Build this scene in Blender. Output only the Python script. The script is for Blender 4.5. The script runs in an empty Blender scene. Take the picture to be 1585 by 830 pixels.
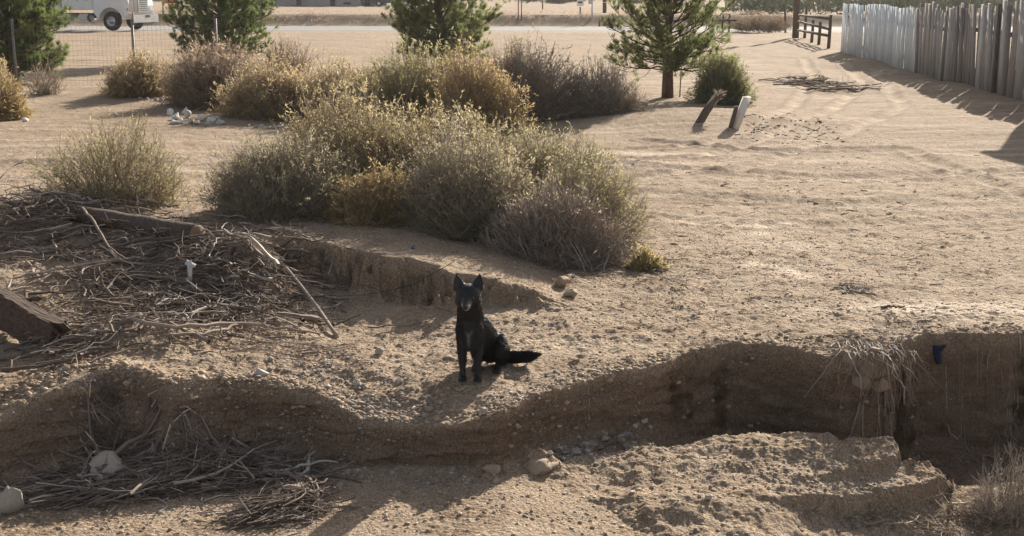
import bpy, bmesh, math, random
import numpy as np
from mathutils import Vector, Matrix
random.seed(7)
R = math.radians
scene = bpy.context.scene
COL = scene.collection

# ------------------------------------------------------------ camera, sky, sun, exposure
CAM_H, PITCH, F = 2.35, R(12.2), 2000.0          # metres, radians, focal length in pixels of a 1585 px wide frame
cam_d = bpy.data.cameras.new('camera'); cam = bpy.data.objects.new('camera', cam_d); COL.objects.link(cam)
cam.location = (0, 0, CAM_H); cam.rotation_euler = (R(90) - PITCH, 0, 0)
cam_d.sensor_width = 36; cam_d.lens = 36 * F / 1585; cam_d.clip_end = 9000; cam_d.clip_start = 0.1
scene.camera = cam
SUN_AZ, SUN_EL = R(26), R(25)                    # azimuth measured from +Y towards +X
world = bpy.data.worlds.new('World'); scene.world = world; world.use_nodes = True
wn = world.node_tree; bg = wn.nodes['Background']
sky = wn.nodes.new('ShaderNodeTexSky'); sky.sky_type = 'NISHITA'; sky.sun_disc = False
sky.sun_elevation = SUN_EL; sky.sun_rotation = SUN_AZ; sky.dust_density = 2.0; sky.air_density = 1.0
hs_ = wn.nodes.new('ShaderNodeHueSaturation'); hs_.inputs['Saturation'].default_value = .45
wn.links.new(sky.outputs[0], hs_.inputs['Color']); wn.links.new(hs_.outputs[0], bg.inputs[0]); bg.inputs[1].default_value = 0.07
sun_d = bpy.data.lights.new('sun', 'SUN'); sun_d.energy = 5.0; sun_d.angle = R(0.6); sun_d.color = (1.0, 0.925, 0.80)
sun = bpy.data.objects.new('sun', sun_d); COL.objects.link(sun)
sdir = Vector((math.sin(SUN_AZ) * math.cos(SUN_EL), math.cos(SUN_AZ) * math.cos(SUN_EL), math.sin(SUN_EL)))
sun.rotation_euler = sdir.to_track_quat('Z', 'Y').to_euler(); sun.location = (20, 40, 30)
scene.view_settings.view_transform = 'Standard'; scene.view_settings.look = 'None'
scene.view_settings.exposure = 1.02; scene.view_settings.gamma = 1

# ------------------------------------------------------------ helpers
def P(px, py, z=0.0):
    """where the view ray through a photo pixel meets the level z"""
    a = (px - 792.5) / F; b = (415 - py) / F
    dy = math.cos(PITCH) + b * math.sin(PITCH); dz = -math.sin(PITCH) + b * math.cos(PITCH)
    t = (z - CAM_H) / dz
    return a * t, dy * t
def atY(px, py, Y):
    a = (px - 792.5) / F; b = (415 - py) / F
    dy = math.cos(PITCH) + b * math.sin(PITCH); dz = -math.sin(PITCH) + b * math.cos(PITCH)
    t = Y / dy
    return a * t, CAM_H + dz * t

def _h(ix, iy, s):
    n = (ix.astype(np.int64) * 374761393 + iy.astype(np.int64) * 668265263 + s * 1442695041) & 0xffffffff
    n = ((n ^ (n >> 13)) * 1274126177) & 0xffffffff
    n = n ^ (n >> 16)
    return (n & 0xffff) / 65535.0
def noise(x, y, s=0):
    x = np.asarray(x, float); y = np.asarray(y, float)
    ix = np.floor(x); iy = np.floor(y); fx = x - ix; fy = y - iy
    def g(a, b):
        t = _h(ix + a, iy + b, s) * 6.2831853
        return np.cos(t) * (fx - a) + np.sin(t) * (fy - b)
    u = fx * fx * fx * (fx * (fx * 6 - 15) + 10); v = fy * fy * fy * (fy * (fy * 6 - 15) + 10)
    a, b, c, d = g(0, 0), g(1, 0), g(0, 1), g(1, 1)
    return 1.4 * ((a * (1 - u) + b * u) * (1 - v) + (c * (1 - u) + d * u) * v)
def fbm(x, y, s=0, o=4, ga=0.5):
    r = 0; a = 1.0
    for i in range(o):
        r = r + a * noise(x * 2 ** i + 17.3 * i, y * 2 ** i - 9.1 * i, s + i); a *= ga
    return r
def cells(x, y, s=0):
    """domes: 1 at a cell's centre falling to 0 between cells (stones half sunk in the dirt)"""
    ix = np.floor(x); iy = np.floor(y); best = np.full(np.shape(x), 9.0); rr = np.zeros(np.shape(x))
    for a in (-1, 0, 1):
        for b in (-1, 0, 1):
            cx = ix + a + .15 + .7 * _h(ix + a, iy + b, s); cy = iy + b + .15 + .7 * _h(ix + a, iy + b, s + 5)
            rad = .18 + .38 * _h(ix + a, iy + b, s + 9) ** 2
            d = np.hypot(x - cx, y - cy) / rad
            m = d < best; best = np.where(m, d, best); rr = np.where(m, rad, rr)
    return np.sqrt(np.clip(1 - best * best, 0, 1)) * rr
def sst(a, b, x):
    t = np.clip((x - a) / (b - a), 0, 1); return t * t * (3 - 2 * t)

def set_props(o, label=None, cat=None, group=None, kind=None):
    if label: o['label'] = label
    if cat: o['category'] = cat
    if group: o['group'] = group
    if kind: o['kind'] = kind
    return o
def link(name, me, parent=None, loc=(0, 0, 0), rz=0):
    o = bpy.data.objects.new(name, me); COL.objects.link(o); o.location = loc; o.rotation_euler = (0, 0, rz)
    if parent: o.parent = parent
    return o
def thing(name, label, cat, loc=(0, 0, 0), rz=0, group=None):
    o = link(name, None, None, loc, rz); o.empty_display_size = 0.2
    return set_props(o, label, cat, group)
def np_mesh(name, V, Fc, mat, smooth=False, attr=None):
    """V (n,3), Fc (m,3|4) integer array; attr: dict of per-vertex floats"""
    me = bpy.data.meshes.new(name); V = np.asarray(V, np.float32); Fc = np.asarray(Fc, np.int32)
    n, k = Fc.shape
    me.vertices.add(len(V)); me.vertices.foreach_set('co', V.ravel())
    me.loops.add(n * k); me.loops.foreach_set('vertex_index', Fc.ravel())
    me.polygons.add(n); me.polygons.foreach_set('loop_start', np.arange(0, n * k, k, dtype=np.int32))
    me.polygons.foreach_set('loop_total', np.full(n, k, np.int32))
    if smooth: me.polygons.foreach_set('use_smooth', np.ones(n, bool))
    if attr:
        for an, av in attr.items():
            at = me.attributes.new(an, 'FLOAT', 'POINT'); at.data.foreach_set('value', np.asarray(av, np.float32).ravel())
    me.materials.append(mat); me.update(calc_edges=True); me.validate()
    return me
class Bag:
    """collects vertex / face arrays of one mesh"""
    def __init__(s): s.V = []; s.F3 = []; s.F4 = []; s.A = []; s.n = 0
    def add(s, V, Fc, a=0.5):
        V = np.asarray(V, float).reshape(-1, 3); Fc = np.asarray(Fc, int)
        (s.F4 if Fc.shape[1] == 4 else s.F3).append(Fc + s.n); s.V.append(V); s.n += len(V)
        s.A.append(np.full(len(V), a) if np.isscalar(a) else np.asarray(a).ravel())
    def build(s, name, mat, parent=None, smooth=False, loc=(0, 0, 0), rz=0):
        V = np.concatenate(s.V); A = np.concatenate(s.A)
        if s.F4 and s.F3:
            f4 = np.concatenate(s.F4); f3 = np.concatenate(s.F3)
            t = np.concatenate([f3, f4[:, [0, 1, 2]], f4[:, [0, 2, 3]]])
            me = np_mesh(name, V, t, mat, smooth, {'tint': A})
        else: me = np_mesh(name, V, np.concatenate(s.F4 or s.F3), mat, smooth, {'tint': A})
        return link(name, me, parent, loc, rz)
def unit(v): return v / np.maximum(np.linalg.norm(v, axis=-1, keepdims=True), 1e-9)
def tubes(bag, paths, radii, sides=3, tint=None):
    """paths (N,K,3) radii (N,K)"""
    paths = np.asarray(paths, float); N, K, _ = paths.shape; radii = np.broadcast_to(radii, (N, K))
    t = np.gradient(paths, axis=1); t = unit(t)
    ref = np.random.RandomState(N + K).normal(size=(N, 1, 3)); ref = np.broadcast_to(ref, (N, K, 3))
    a = unit(np.cross(t, ref)); b = np.cross(t, a)
    ang = np.arange(sides) * 2 * math.pi / sides
    V = paths[:, :, None, :] + radii[:, :, None, None] * (np.cos(ang)[None, None, :, None] * a[:, :, None, :] + np.sin(ang)[None, None, :, None] * b[:, :, None, :])
    idx = np.arange(N * K * sides).reshape(N, K, sides)
    nx = np.roll(idx, -1, axis=2)
    Fq = np.stack([idx[:, :-1], nx[:, :-1], nx[:, 1:], idx[:, 1:]], -1).reshape(-1, 4)
    tt = 0.5 if tint is None else np.repeat(np.asarray(tint), K * sides)
    bag.add(V, Fq, tt)
    if sides > 4:
        caps = []
        for k in range(1, sides - 1):
            caps.append(np.stack([idx[:, 0, 0], idx[:, 0, k + 1], idx[:, 0, k]], -1)); caps.append(np.stack([idx[:, -1, 0], idx[:, -1, k], idx[:, -1, k + 1]], -1))
        s = np.concatenate(caps) + (bag.n - N * K * sides); bag.F3.append(s)
def leaves(bag, base, d, length, width, rng, tint=None):
    """one pointed blade (4 verts) per row"""
    N = len(base); d = unit(d); s = unit(np.cross(d, rng.normal(size=(N, 3))))
    length = np.broadcast_to(length, N)[:, None]; width = np.broadcast_to(width, N)[:, None]
    mid = base + d * length * .5
    V = np.stack([base, mid + s * width * .5, base + d * length, mid - s * width * .5], 1)
    bag.add(V, np.arange(N * 4).reshape(N, 4), 0.5 if tint is None else np.repeat(tint, 4))
def box(bag, c, s, rot=None, a=0.5):
    c = np.array(c, float); h = np.array(s, float) / 2
    V = np.array([[x, y, z] for x in (-1, 1) for y in (-1, 1) for z in (-1, 1)], float) * h
    if rot is not None: V = V @ np.array(rot).T
    bag.add(V + c, [[0, 1, 3, 2], [4, 6, 7, 5], [0, 4, 5, 1], [2, 3, 7, 6], [0, 2, 6, 4], [1, 5, 7, 3]], a)
def rotz(a): return np.array([[math.cos(a), -math.sin(a), 0], [math.sin(a), math.cos(a), 0], [0, 0, 1]])
def prism(bag, prof, y0, y1, a=0.5, inset=0):
    """closed outline (x,z) extruded along y"""
    n = len(prof); p = np.array(prof, float)
    V = np.concatenate([np.c_[p[:, 0], np.full(n, y0), p[:, 1]], np.c_[p[:, 0], np.full(n, y1), p[:, 1]]])
    i = np.arange(n); j = (i + 1) % n
    bag.add(V, np.c_[i, j, j + n, i + n], a)
    c = p.mean(0)
    for yy, fl in ((y0, 1), (y1, 0)):
        W = np.concatenate([np.c_[p[:, 0], np.full(n, yy), p[:, 1]], [[c[0], yy, c[1]]]])
        bag.add(W, np.c_[i, np.full(n, n), j] if fl else np.c_[i, j, np.full(n, n)], a)

# ------------------------------------------------------------ materials
def new_mat(name):
    m = bpy.data.materials.new(name); m.use_nodes = True
    return m, m.node_tree, m.node_tree.nodes['Principled BSDF']
def ramp(nt, stops, fac):
    r = nt.nodes.new('ShaderNodeValToRGB'); e = r.color_ramp.elements
    while len(e) < len(stops): e.new(0.5)
    for k, (p, c) in enumerate(stops): e[k].position = p; e[k].color = (*c, 1)
    nt.links.new(fac, r.inputs[0]); return r.outputs[0]
def nz(nt, scale, detail=4, rough=.55, vec=None, stretch=None):
    n = nt.nodes.new('ShaderNodeTexNoise'); n.inputs['Scale'].default_value = scale; n.inputs['Detail'].default_value = detail
    n.inputs['Roughness'].default_value = rough
    if vec is None:
        tc = nt.nodes.new('ShaderNodeTexCoord'); vec = tc.outputs['Object']
    if stretch:
        mp = nt.nodes.new('ShaderNodeMapping'); mp.inputs['Scale'].default_value = stretch; nt.links.new(vec, mp.inputs[0]); vec = mp.outputs[0]
    nt.links.new(vec, n.inputs['Vector']); return n.outputs['Fac']
def mixc(nt, fac, a, b, mode='MIX'):
    m = nt.nodes.new('ShaderNodeMix'); m.data_type = 'RGBA'; m.blend_type = mode
    for s, v in ((m.inputs[0], fac), (m.inputs[6], a), (m.inputs[7], b)):
        if hasattr(v, 'is_linked'): nt.links.new(v, s)
        elif isinstance(v, tuple): s.default_value = (*v, 1)
        else: s.default_value = v
    return m.outputs[2]
def attr(nt, n):
    a = nt.nodes.new('ShaderNodeAttribute'); a.attribute_name = n; return a.outputs['Fac']
def bump(nt, h, strength, dist, normal=None):
    b = nt.nodes.new('ShaderNodeBump'); b.inputs['Strength'].default_value = strength; b.inputs['Distance'].default_value = dist
    nt.links.new(h, b.inputs['Height'])
    if normal is not None: nt.links.new(normal, b.inputs['Normal'])
    return b.outputs[0]
def simple(name, c1, c2=None, scale=8, rough=.85, bmp=0.0, metal=0, stretch=None, spec=.3):
    m, nt, b = new_mat(name); c2 = c2 or tuple(v * .75 for v in c1)
    n = nz(nt, scale, 5, .6, None, stretch)
    nt.links.new(ramp(nt, [(.3, c2), (.7, c1)], n), b.inputs['Base Color'])
    b.inputs['Roughness'].default_value = rough; b.inputs['Metallic'].default_value = metal; b.inputs['Specular IOR Level'].default_value = spec
    if bmp: nt.links.new(bump(nt, n, .6, bmp), b.inputs['Normal'])
    return m
def leafy(name, stops, transl=.35, rough=.8):
    """foliage: colour picked per twig from the 'tint' attribute, part of the light passes through"""
    m, nt, b = new_mat(name)
    col = ramp(nt, stops, attr(nt, 'tint'))
    b.inputs['Roughness'].default_value = rough; b.inputs['Specular IOR Level'].default_value = .15
    nt.links.new(col, b.inputs['Base Color'])
    tr = nt.nodes.new('ShaderNodeBsdfTranslucent'); nt.links.new(col, tr.inputs[0])
    mx = nt.nodes.new('ShaderNodeMixShader'); mx.inputs[0].default_value = transl
    nt.links.new(b.outputs[0], mx.inputs[1]); nt.links.new(tr.outputs[0], mx.inputs[2])
    nt.links.new(mx.outputs[0], nt.nodes['Material Output'].inputs[0])
    return m

def ground_material():
    m, nt, b = new_mat('desert_dirt')
    L = nt.links.new
    tc = nt.nodes.new('ShaderNodeTexCoord').outputs['Object']
    big = nz(nt, .35, 5, .6, tc); mid = nz(nt, 3.0, 6, .65, tc); fine = nz(nt, 45, 5, .7, tc)
    c = ramp(nt, [(.30, (.270, .204, .150)), (.52, (.366, .282, .209)), (.72, (.460, .366, .280))], mid)
    c = mixc(nt, ramp(nt, [(.35, (0, 0, 0)), (.65, (.45, .45, .45))], big), c, (.41, .322, .234))
    c = mixc(nt, attr(nt, 'pale'), c, (.60, .49, .385))
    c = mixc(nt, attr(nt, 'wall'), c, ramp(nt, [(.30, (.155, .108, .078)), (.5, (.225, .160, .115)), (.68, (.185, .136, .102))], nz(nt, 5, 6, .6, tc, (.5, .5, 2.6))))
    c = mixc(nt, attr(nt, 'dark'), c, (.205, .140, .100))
    # grains and pebbles of their own colours
    v = nt.nodes.new('ShaderNodeTexVoronoi'); v.inputs['Scale'].default_value = 42; v.inputs['Randomness'].default_value = 1; L(tc, v.inputs['Vector'])
    v2 = nt.nodes.new('ShaderNodeTexVoronoi'); v2.inputs['Scale'].default_value = 120; L(tc, v2.inputs['Vector'])
    g = nt.nodes.new('ShaderNodeSeparateColor'); L(v.outputs['Color'], g.inputs[0])
    g2 = nt.nodes.new('ShaderNodeSeparateColor'); L(v2.outputs['Color'], g2.inputs[0])
    peb = ramp(nt, [(0, (.42, .37, .33)), (.10, (.47, .42, .37)), (.16, (.68, .62, .56)), (.84, (.72, .66, .6)), (.9, (1.0, .98, .95)), (1, (1.25, 1.22, 1.15))], g.outputs[0])
    peb2 = ramp(nt, [(0, (.55, .5, .46)), (.5, (.92, .92, .92)), (1, (1.28, 1.26, 1.22))], g2.outputs[1])
    grav = nt.nodes.new('ShaderNodeMath'); grav.operation = 'MULTIPLY'; L(attr(nt, 'grit'), grav.inputs[0]); L(ramp(nt, [(.42, (.15, .15, .15)), (.6, (1, 1, 1))], mid), grav.inputs[1])
    c = mixc(nt, grav.outputs[0], c, mixc(nt, 1.0, c, peb, 'MULTIPLY'))
    c = mixc(nt, .9, c, mixc(nt, 1.0, c, peb2, 'MULTIPLY'))
    crumb = ramp(nt, [(.30, (.55, .52, .5)), (.42, (1, 1, 1)), (.62, (1, 1, 1)), (.75, (1.22, 1.2, 1.17))], nz(nt, 13, 7, .8, tc, (1, 1.6, 1)))
    c = mixc(nt, .85, c, mixc(nt, 1.0, c, crumb, 'MULTIPLY'))
    L(c, b.inputs['Base Color']); b.inputs['Roughness'].default_value = .95; b.inputs['Specular IOR Level'].default_value = .1
    n1 = bump(nt, fine, .7, .016)
    n2 = bump(nt, v2.outputs['Distance'], .45, -.006, n1)
    n3 = bump(nt, v.outputs['Distance'], .5, -.014, n2)
    n4 = bump(nt, nz(nt, 9, 5, .7, tc), .5, .035, n3)
    L(n4, b.inputs['Normal'])
    return m
M_GROUND = ground_material()

# ------------------------------------------------------------ terrain
def curve(pts):
    """list of (px, py, z) -> arrays over u = x / y"""
    q = []
    for px, py, z in pts:
        x, y = P(px, py, z); q.append((x / y, y, z))
    q = np.array(q); o = np.argsort(q[:, 0]); return q[o]
LIP1 = curve([(-900, 720, -.1), (-200, 700, -.16), (0, 648, -.1), (60, 612, -.02), (126, 582, .06), (170, 566, .09), (215, 574, .08), (260, 592, .05), (300, 588, .05), (345, 586, .04), (430, 592, .02), (500, 614, -.03), (560, 645, -.11), (660, 655, -.12),
    (725, 652, -.08), (780, 635, -.03), (840, 612, 0), (870, 603, 0), (960, 573, 0), (1040, 557, 0), (1130, 536, 0), (1200, 534, 0), (1240, 539, 0), (1280, 550, -.01), (1330, 556, -.01),
    (1370, 548, 0), (1400, 532, 0), (1430, 521, 0), (1500, 515, 0), (1585, 512, 0), (1800, 505, 0), (2600, 500, 0)])
LIP2 = curve([(-900, 330, .3), (0, 330, .3), (150, 345, .3), (300, 378, .3), (380, 385, .3), (440, 372, .3), (500, 378, .3), (560, 392, .29), (640, 402, .27), (700, 424, .21), (760, 432, .17), (825, 448, .09), (860, 466, .02), (1000, 480, 0), (2600, 480, 0)])
LIP3 = curve([(-900, 735, -.45), (500, 745, -.42), (700, 725, -.37), (880, 715, -.36), (960, 703, -.36), (1060, 690, -.35), (1110, 676, -.34), (1170, 668, -.33), (1280, 672, -.34), (1303, 685, -.36), (1330, 682, -.36), (1383, 682, -.36),
    (1396, 704, -.38), (1438, 709, -.42), (1463, 722, -.45), (1480, 756, -.62), (1520, 752, -.63), (1585, 742, -.63), (1800, 720, -.6), (2600, 700, -.6)])
LIP4 = curve([(1150, 797, -.5), (1185, 791, -.49), (1240, 777, -.47), (1300, 767, -.46), (1350, 757, -.45), (1400, 747, -.44), (1440, 735, -.44), (1466, 724, -.45), (1500, 720, -.45)])
LIP5 = curve([(1180, 762, -.44), (1240, 748, -.43), (1300, 732, -.41), (1350, 718, -.39), (1396, 704, -.38), (1440, 700, -.38)])
_a = P(1463, 722, -.45); _b = P(1480, 756, -.62); UA = _a[0] / _a[1]; UB = _b[0] / _b[1]
RUTS = []
for pts, w, dep in (([(0, 255), (200, 262), (400, 250), (700, 240), (1000, 262), (1300, 275), (1585, 262)], .22, .035), ([(0, 290), (200, 296), (400, 275), (1000, 300), (1300, 318), (1585, 300)], .22, .03),
                    ([(940, 252), (1100, 240), (1200, 212), (1290, 170), (1340, 130), (1300, 95)], .15, .036), ([(940, 232), (1090, 222), (1180, 200), (1230, 165), (1260, 120), (1245, 90)], .15, .036),
                    ([(900, 330), (1100, 345), (1300, 350), (1585, 335)], .18, .02), ([(1000, 215), (1200, 235), (1400, 230), (1585, 300)], .15, .032), ([(950, 280), (1150, 262), (1300, 215), (1400, 165), (1350, 110)], .15, .032)):
    q = [P(px, py, 0) for px, py in pts]
    # smooth polyline
    qs = np.array(q); t = np.linspace(0, len(qs) - 1, 60); RUTS.append((np.c_[np.interp(t, range(len(qs)), qs[:, 0]), np.interp(t, range(len(qs)), qs[:, 1])], w, dep))
def dist_poly(x, y, poly):
    best = np.full(np.shape(x), 1e9)
    for (ax, ay), (bx, by) in zip(poly[:-1], poly[1:]):
        dx, dy = bx - ax, by - ay; L2 = dx * dx + dy * dy + 1e-9
        t = np.clip(((x - ax) * dx + (y - ay) * dy) / L2, 0, 1)
        best = np.minimum(best, np.hypot(x - ax - t * dx, y - ay - t * dy))
    return best
def lump(x, y, px, py, z, sx, sy, amp, rot=0):
    cx, cy = P(px, py, z); dx = x - cx; dy = y - cy
    c, s = math.cos(rot), math.sin(rot); a = (dx * c + dy * s) / sx; b = (-dx * s + dy * c) / sy
    return amp * np.exp(-(a * a + b * b))
def terrain(x, y, full=False):
    x = np.asarray(x, float); y = np.asarray(y, float)
    yy = np.maximum(y, 3.0); u = x / yy
    far = sst(12, 20, y)
    f1 = fbm(x * 2.2, y * 2.2, 1, 4); f2 = fbm(x * 7, y * 7, 11, 4); f3 = fbm(x * 22, y * 22, 21, 3)
    near = 1 - sst(9, 30, y)
    # upper surface
    Y2 = np.interp(u, LIP2[:, 0], LIP2[:, 1]); Z2 = np.interp(u, LIP2[:, 0], LIP2[:, 2])
    U = np.zeros_like(x)
    U = U - .10 * sst(8.8, 7.2, y) * sst(.2, -.6, x) * 0
    d2 = y - Y2 + .12 * f2 + .030 * f3 + .14 * f1
    w2 = np.interp(u, [-.4, -.27, -.2, -.15, .02, .05], [1.1, .8, .35, .13, .10, .3])
    s2 = sst(-1, 1, (d2 + w2 * .6) / w2)
    plat = Z2 * (1 - .85 * sst(11.5, 17, y)) 
    U = U + plat * s2
    U = U + (1 - s2) * lump(x, y, 590, 500, 0, .75, .5, -.13, -.3)
    U = U + (1 - s2) * lump(x, y, 660, 455, 0, .5, .25, -.06, 0)
    U = U + lump(x, y, 205, 515, .1, .45, .30, .17, .12) + lump(x, y, 330, 548, .08, .45, .25, .08, 0) + lump(x, y, 40, 585, .05, .45, .2, .09, .35)
    U = U + lump(x, y, 60, 420, .1, .9, .5, .10, 0) + lump(x, y, 380, 430, .12, .5, .35, .12, 0) + lump(x, y, 450, 500, 0, .35, .25, .05)
    U = U + lump(x, y, 880, 440, 0, .12, .10, .05) + lump(x, y, 1290, 520, 0, .35, .2, .03)
    U = U + lump(x, y, 1090, 190, 0, 2.2, 1.6, .22) + lump(x, y, 150, 160, 0, 5, 2.5, .25)        # low heap round the posts
    U = U + near * (.016 * f1 + .010 * f2 * sst(10.5, 8.3, y) + .008 * f2)
    U = U + far * .07 * fbm(x * .25, y * .25, 31, 3)
    for poly, w, dep in RUTS:
        m = (y > 11) & (y < 60)
        if m.any():
            d = dist_poly(x[m], y[m], poly)
            U[m] += dep * (np.exp(-((d - w * 1.4) / (w * .55)) ** 2) * .6 - np.exp(-(d / w) ** 2))
    # the fence stands on a bank of blown sand
    U = U + .06 * sst(8.2, 10.4, x - .07 * (y - 26)) * sst(12, 18, y) * sst(75, 50, y)
    U = U * (1 - sst(8, 6, np.abs(y - (77.6 - .05 * x))) * sst(60, 66, y))
    # berm beyond the road
    yr = 84.0 - .05 * x
    U = U + .75 * np.exp(-((y - yr) / 1.3) ** 2) + (.5 * sst(84, 100, y))
    U = U + sst(300, 4000, np.hypot(x, y)) * 0
    # gully
    Y1 = np.interp(u, LIP1[:, 0], LIP1[:, 1]); Z1 = np.interp(u, LIP1[:, 0], LIP1[:, 2])
    Y3 = np.interp(u, LIP3[:, 0], LIP3[:, 1]); Z3 = np.interp(u, LIP3[:, 0], LIP3[:, 2])
    edge = sst(.60, .0, y - Y1)                                  # near the lip the surface bends down to the lip's own height
    U = U * (1 - edge) + edge * (Z1 + .012 * f1 + .008 * f2)
    T = np.interp(u, [-.5, -.3, -.15, 0, .1, .16, .22, .3, .4, .6], [-.48, -.43, -.39, -.345, -.45, -.62, -.78, -.92, -.95, -.95])
    d1 = y - Y1 + .004 * f3 * sst(-.02, -.12, u) + .11 * noise(x * 1.6, y * 1.6, 301) + .022 * noise(x * 4.5, y * 4.5, 305)
    w1 = np.interp(u, [-.5, -.3, -.2, -.1, -.03, .03, .1, .25, .6], [.34, .34, .28, .16, .12, .11, .09, .09, .11])
    ledge = lump(x, y, 1015, 690, -.38, .35, .14, .10) + lump(x, y, 600, 650, -.2, .4, .12, .05)
    N = Z3 - .115 * (Y3 - y) + .022 * f1 + .018 * f2
    N = np.where(y < 6.0, N * 0 + (Z3 - .115 * (Y3 - 6.0)) - .10 * (6.0 - y) * sst(6, 4, y), N)
    N = np.maximum(N, -1.0)
    # scarps in the near slab
    Y4 = np.interp(u, LIP4[:, 0], LIP4[:, 1]); k4 = .125 * sst(LIP4[0, 0], LIP4[3, 0], u) * (u > LIP4[0, 0])
    N = N - k4 * sst(.03, -.01, y - Y4 + .008 * f3 + .015 * f2) * np.clip((UB - u) / (UB - UA), 0, 1)
    Y5 = np.interp(u, LIP5[:, 0], LIP5[:, 1]); k5 = .06 * sst(LIP5[0, 0], LIP5[-2, 0], u) * (u > LIP5[0, 0]) * (u < LIP5[-1, 0] + .02)
    N = N - k5 * sst(.04, -.01, y - Y5 + .02 * f3 + .02 * f2)
    N = N + lump(x, y, 690, 805, -.5, .34, .10, -.16, .05) + lump(x, y, 700, 786, -.5, .30, .06, .04) + lump(x, y, 860, 815, -.5, .24, .12, -.12, 0) + lump(x, y, 780, 775, -.45, .25, .09, .05) + lump(x, y, 560, 790, -.5, .14, .10, .05)
    N = N + lump(x, y, 250, 745, -.5, .6, .07, .10, .04) + lump(x, y, 380, 750, -.5, .35, .08, .08)+ lump(x, y, 420, 770, -.52, .4, .06, -.08, .25)
    N = N + lump(x, y, 835, 722, -.36, .11, .07, .10) + lump(x, y, 755, 735, -.38, .12, .08, .05) + lump(x, y, 1040, 800, -.48, .4, .2, .05) + lump(x, y, 1000, 760, -.45, .3, .12, -.03)
    d3 = y - Y3 + .025 * f3 + .03 * f2
    w3 = np.interp(u, [-.5, -.1, .05, .12, .2, .6], [.5, .4, .25, .15, .08, .08])
    s3 = sst(0, 1, d3 / w3)                                     # 0 on the near slab, 1 in the trough
    G = N * (1 - s3) + (T + ledge + .02 * f1 + .015 * f2) * s3
    s1 = sst(-1, 0.05, d1 / w1)
    z = G * (1 - s1) + U * s1
    # slumped foot of the wall
    z = np.where(s1 < .6, np.maximum(z, T + .10 * np.exp(-np.maximum(-d1, 0) / .12) * np.interp(u, [-.3, 0, .2], [1.2, .9, .5])), z)
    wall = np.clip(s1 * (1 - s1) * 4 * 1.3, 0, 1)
    det = np.exp(-((y - 7.5) / 3.2) ** 2)
    grit_lo = .5 + .5 * np.clip(f1 * 1.5 + .3, -1, 1)
    peb = cells(x * 16, y * 16, 3) * .030 + cells(x * 34, y * 34, 4) * .013
    big = cells(x * 6, y * 6, 8) * .03 * np.clip(f1 * 2 - .25, 0, 1)
    z = z + (1 - .85 * wall) * (y < 14) * sst(14, 8, y) * (peb * grit_lo + big) * .6
    z = z + (y > 9) * sst(9, 12, y) * (.006 * fbm(x * 3.5, y * 3.5, 61, 4) + .010 * np.clip(fbm(x * 9, y * 9, 65, 3), -.2, 1)) * sst(60, 20, y)
    if not full: return z
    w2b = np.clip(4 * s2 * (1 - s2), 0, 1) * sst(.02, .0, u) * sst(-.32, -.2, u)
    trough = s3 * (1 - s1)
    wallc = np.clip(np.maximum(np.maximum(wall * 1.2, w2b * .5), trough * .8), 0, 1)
    pale = np.zeros_like(x); darkr = np.zeros_like(x)
    for px, py, sx, sy, a in ((1520, 482, 1.1, .28, .9), (1450, 478, .8, .16, .6), (1180, 370, .5, .8, .25), (1030, 238, 1.6, .25, .5), (980, 255, 1.6, .16, .4), (830, 532, .8, .2, .3), (1000, 770, .5, .12, .35), (1150, 430, 1.5, .4, .2)):
        pale += lump(x, y, px, py, 0, sx, sy, a)
    rp = random.Random(3)
    for k in range(46):
        px = rp.uniform(1140, 1260); py = rp.uniform(340, 430)
        if k > 22: px = rp.uniform(1000, 1500); py = rp.uniform(270, 420)
        pale += lump(x, y, px, py, 0, .12, .10, rp.uniform(.2, .55), rp.uniform(0, 3))
    for poly, w, dep in RUTS:
        mm = (y > 11) & (y < 60)
        d = dist_poly(x[mm], y[mm], poly); brk = np.clip(.5 + fbm(x[mm] * .8, y[mm] * .8, 71, 3) * 1.3, 0, 1)
        pale[mm] += .42 * np.exp(-(d / w) ** 2) * brk
        darkr[mm] += .32 * np.exp(-((d - w * 1.5) / (w * .5)) ** 2) * (1 - brk * .6)
    # tyre streaks
    st = fbm(x * .35, y * 4.5 + .6 * np.sin(x * .4), 91, 3)
    pale += sst(11, 16, y) * sst(70, 30, y) * np.clip(st * .9 - .12, 0, .5)
    dark = sst(12, 15, y) * sst(60, 25, y) * np.clip(-st * .8 - .22, 0, .22)
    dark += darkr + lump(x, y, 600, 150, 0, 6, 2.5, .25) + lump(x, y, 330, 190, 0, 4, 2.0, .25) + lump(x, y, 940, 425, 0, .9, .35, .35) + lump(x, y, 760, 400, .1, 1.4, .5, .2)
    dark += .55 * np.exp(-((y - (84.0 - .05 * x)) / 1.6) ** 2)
    grit = np.clip(.35 + .8 * f1 + .3 * sst(10, 8, y), .1, 1) * (1 - .7 * wallc)
    grit *= 1 - .9 * np.clip(pale, 0, 1)
    stra = np.maximum(np.clip(s1 * (1 - s1) * 4, 0, 1) ** .7, .8 * w2b)
    return z, stra, np.clip(pale, 0, 1), np.clip(wallc, 0, 1), np.clip(dark, 0, .6), grit
def ground_z(x, y):
    return float(terrain(np.array([x]), np.array([y]))[0])
def G(px, py):
    """ground point seen at a photo pixel (marches along the ray)"""
    a = (px - 792.5) / F; b = (415 - py) / F
    dy = math.cos(PITCH) + b * math.sin(PITCH); dz = -math.sin(PITCH) + b * math.cos(PITCH)
    t = np.concatenate([np.arange(5.5, 16, .01), np.geomspace(16, 1500, 1600)])
    X = a * t; Y = dy * t; Z = CAM_H + dz * t
    zz = terrain(X, Y); k = np.argmax(Z < zz)
    return X[k], Y[k], float(zz[k])

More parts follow.
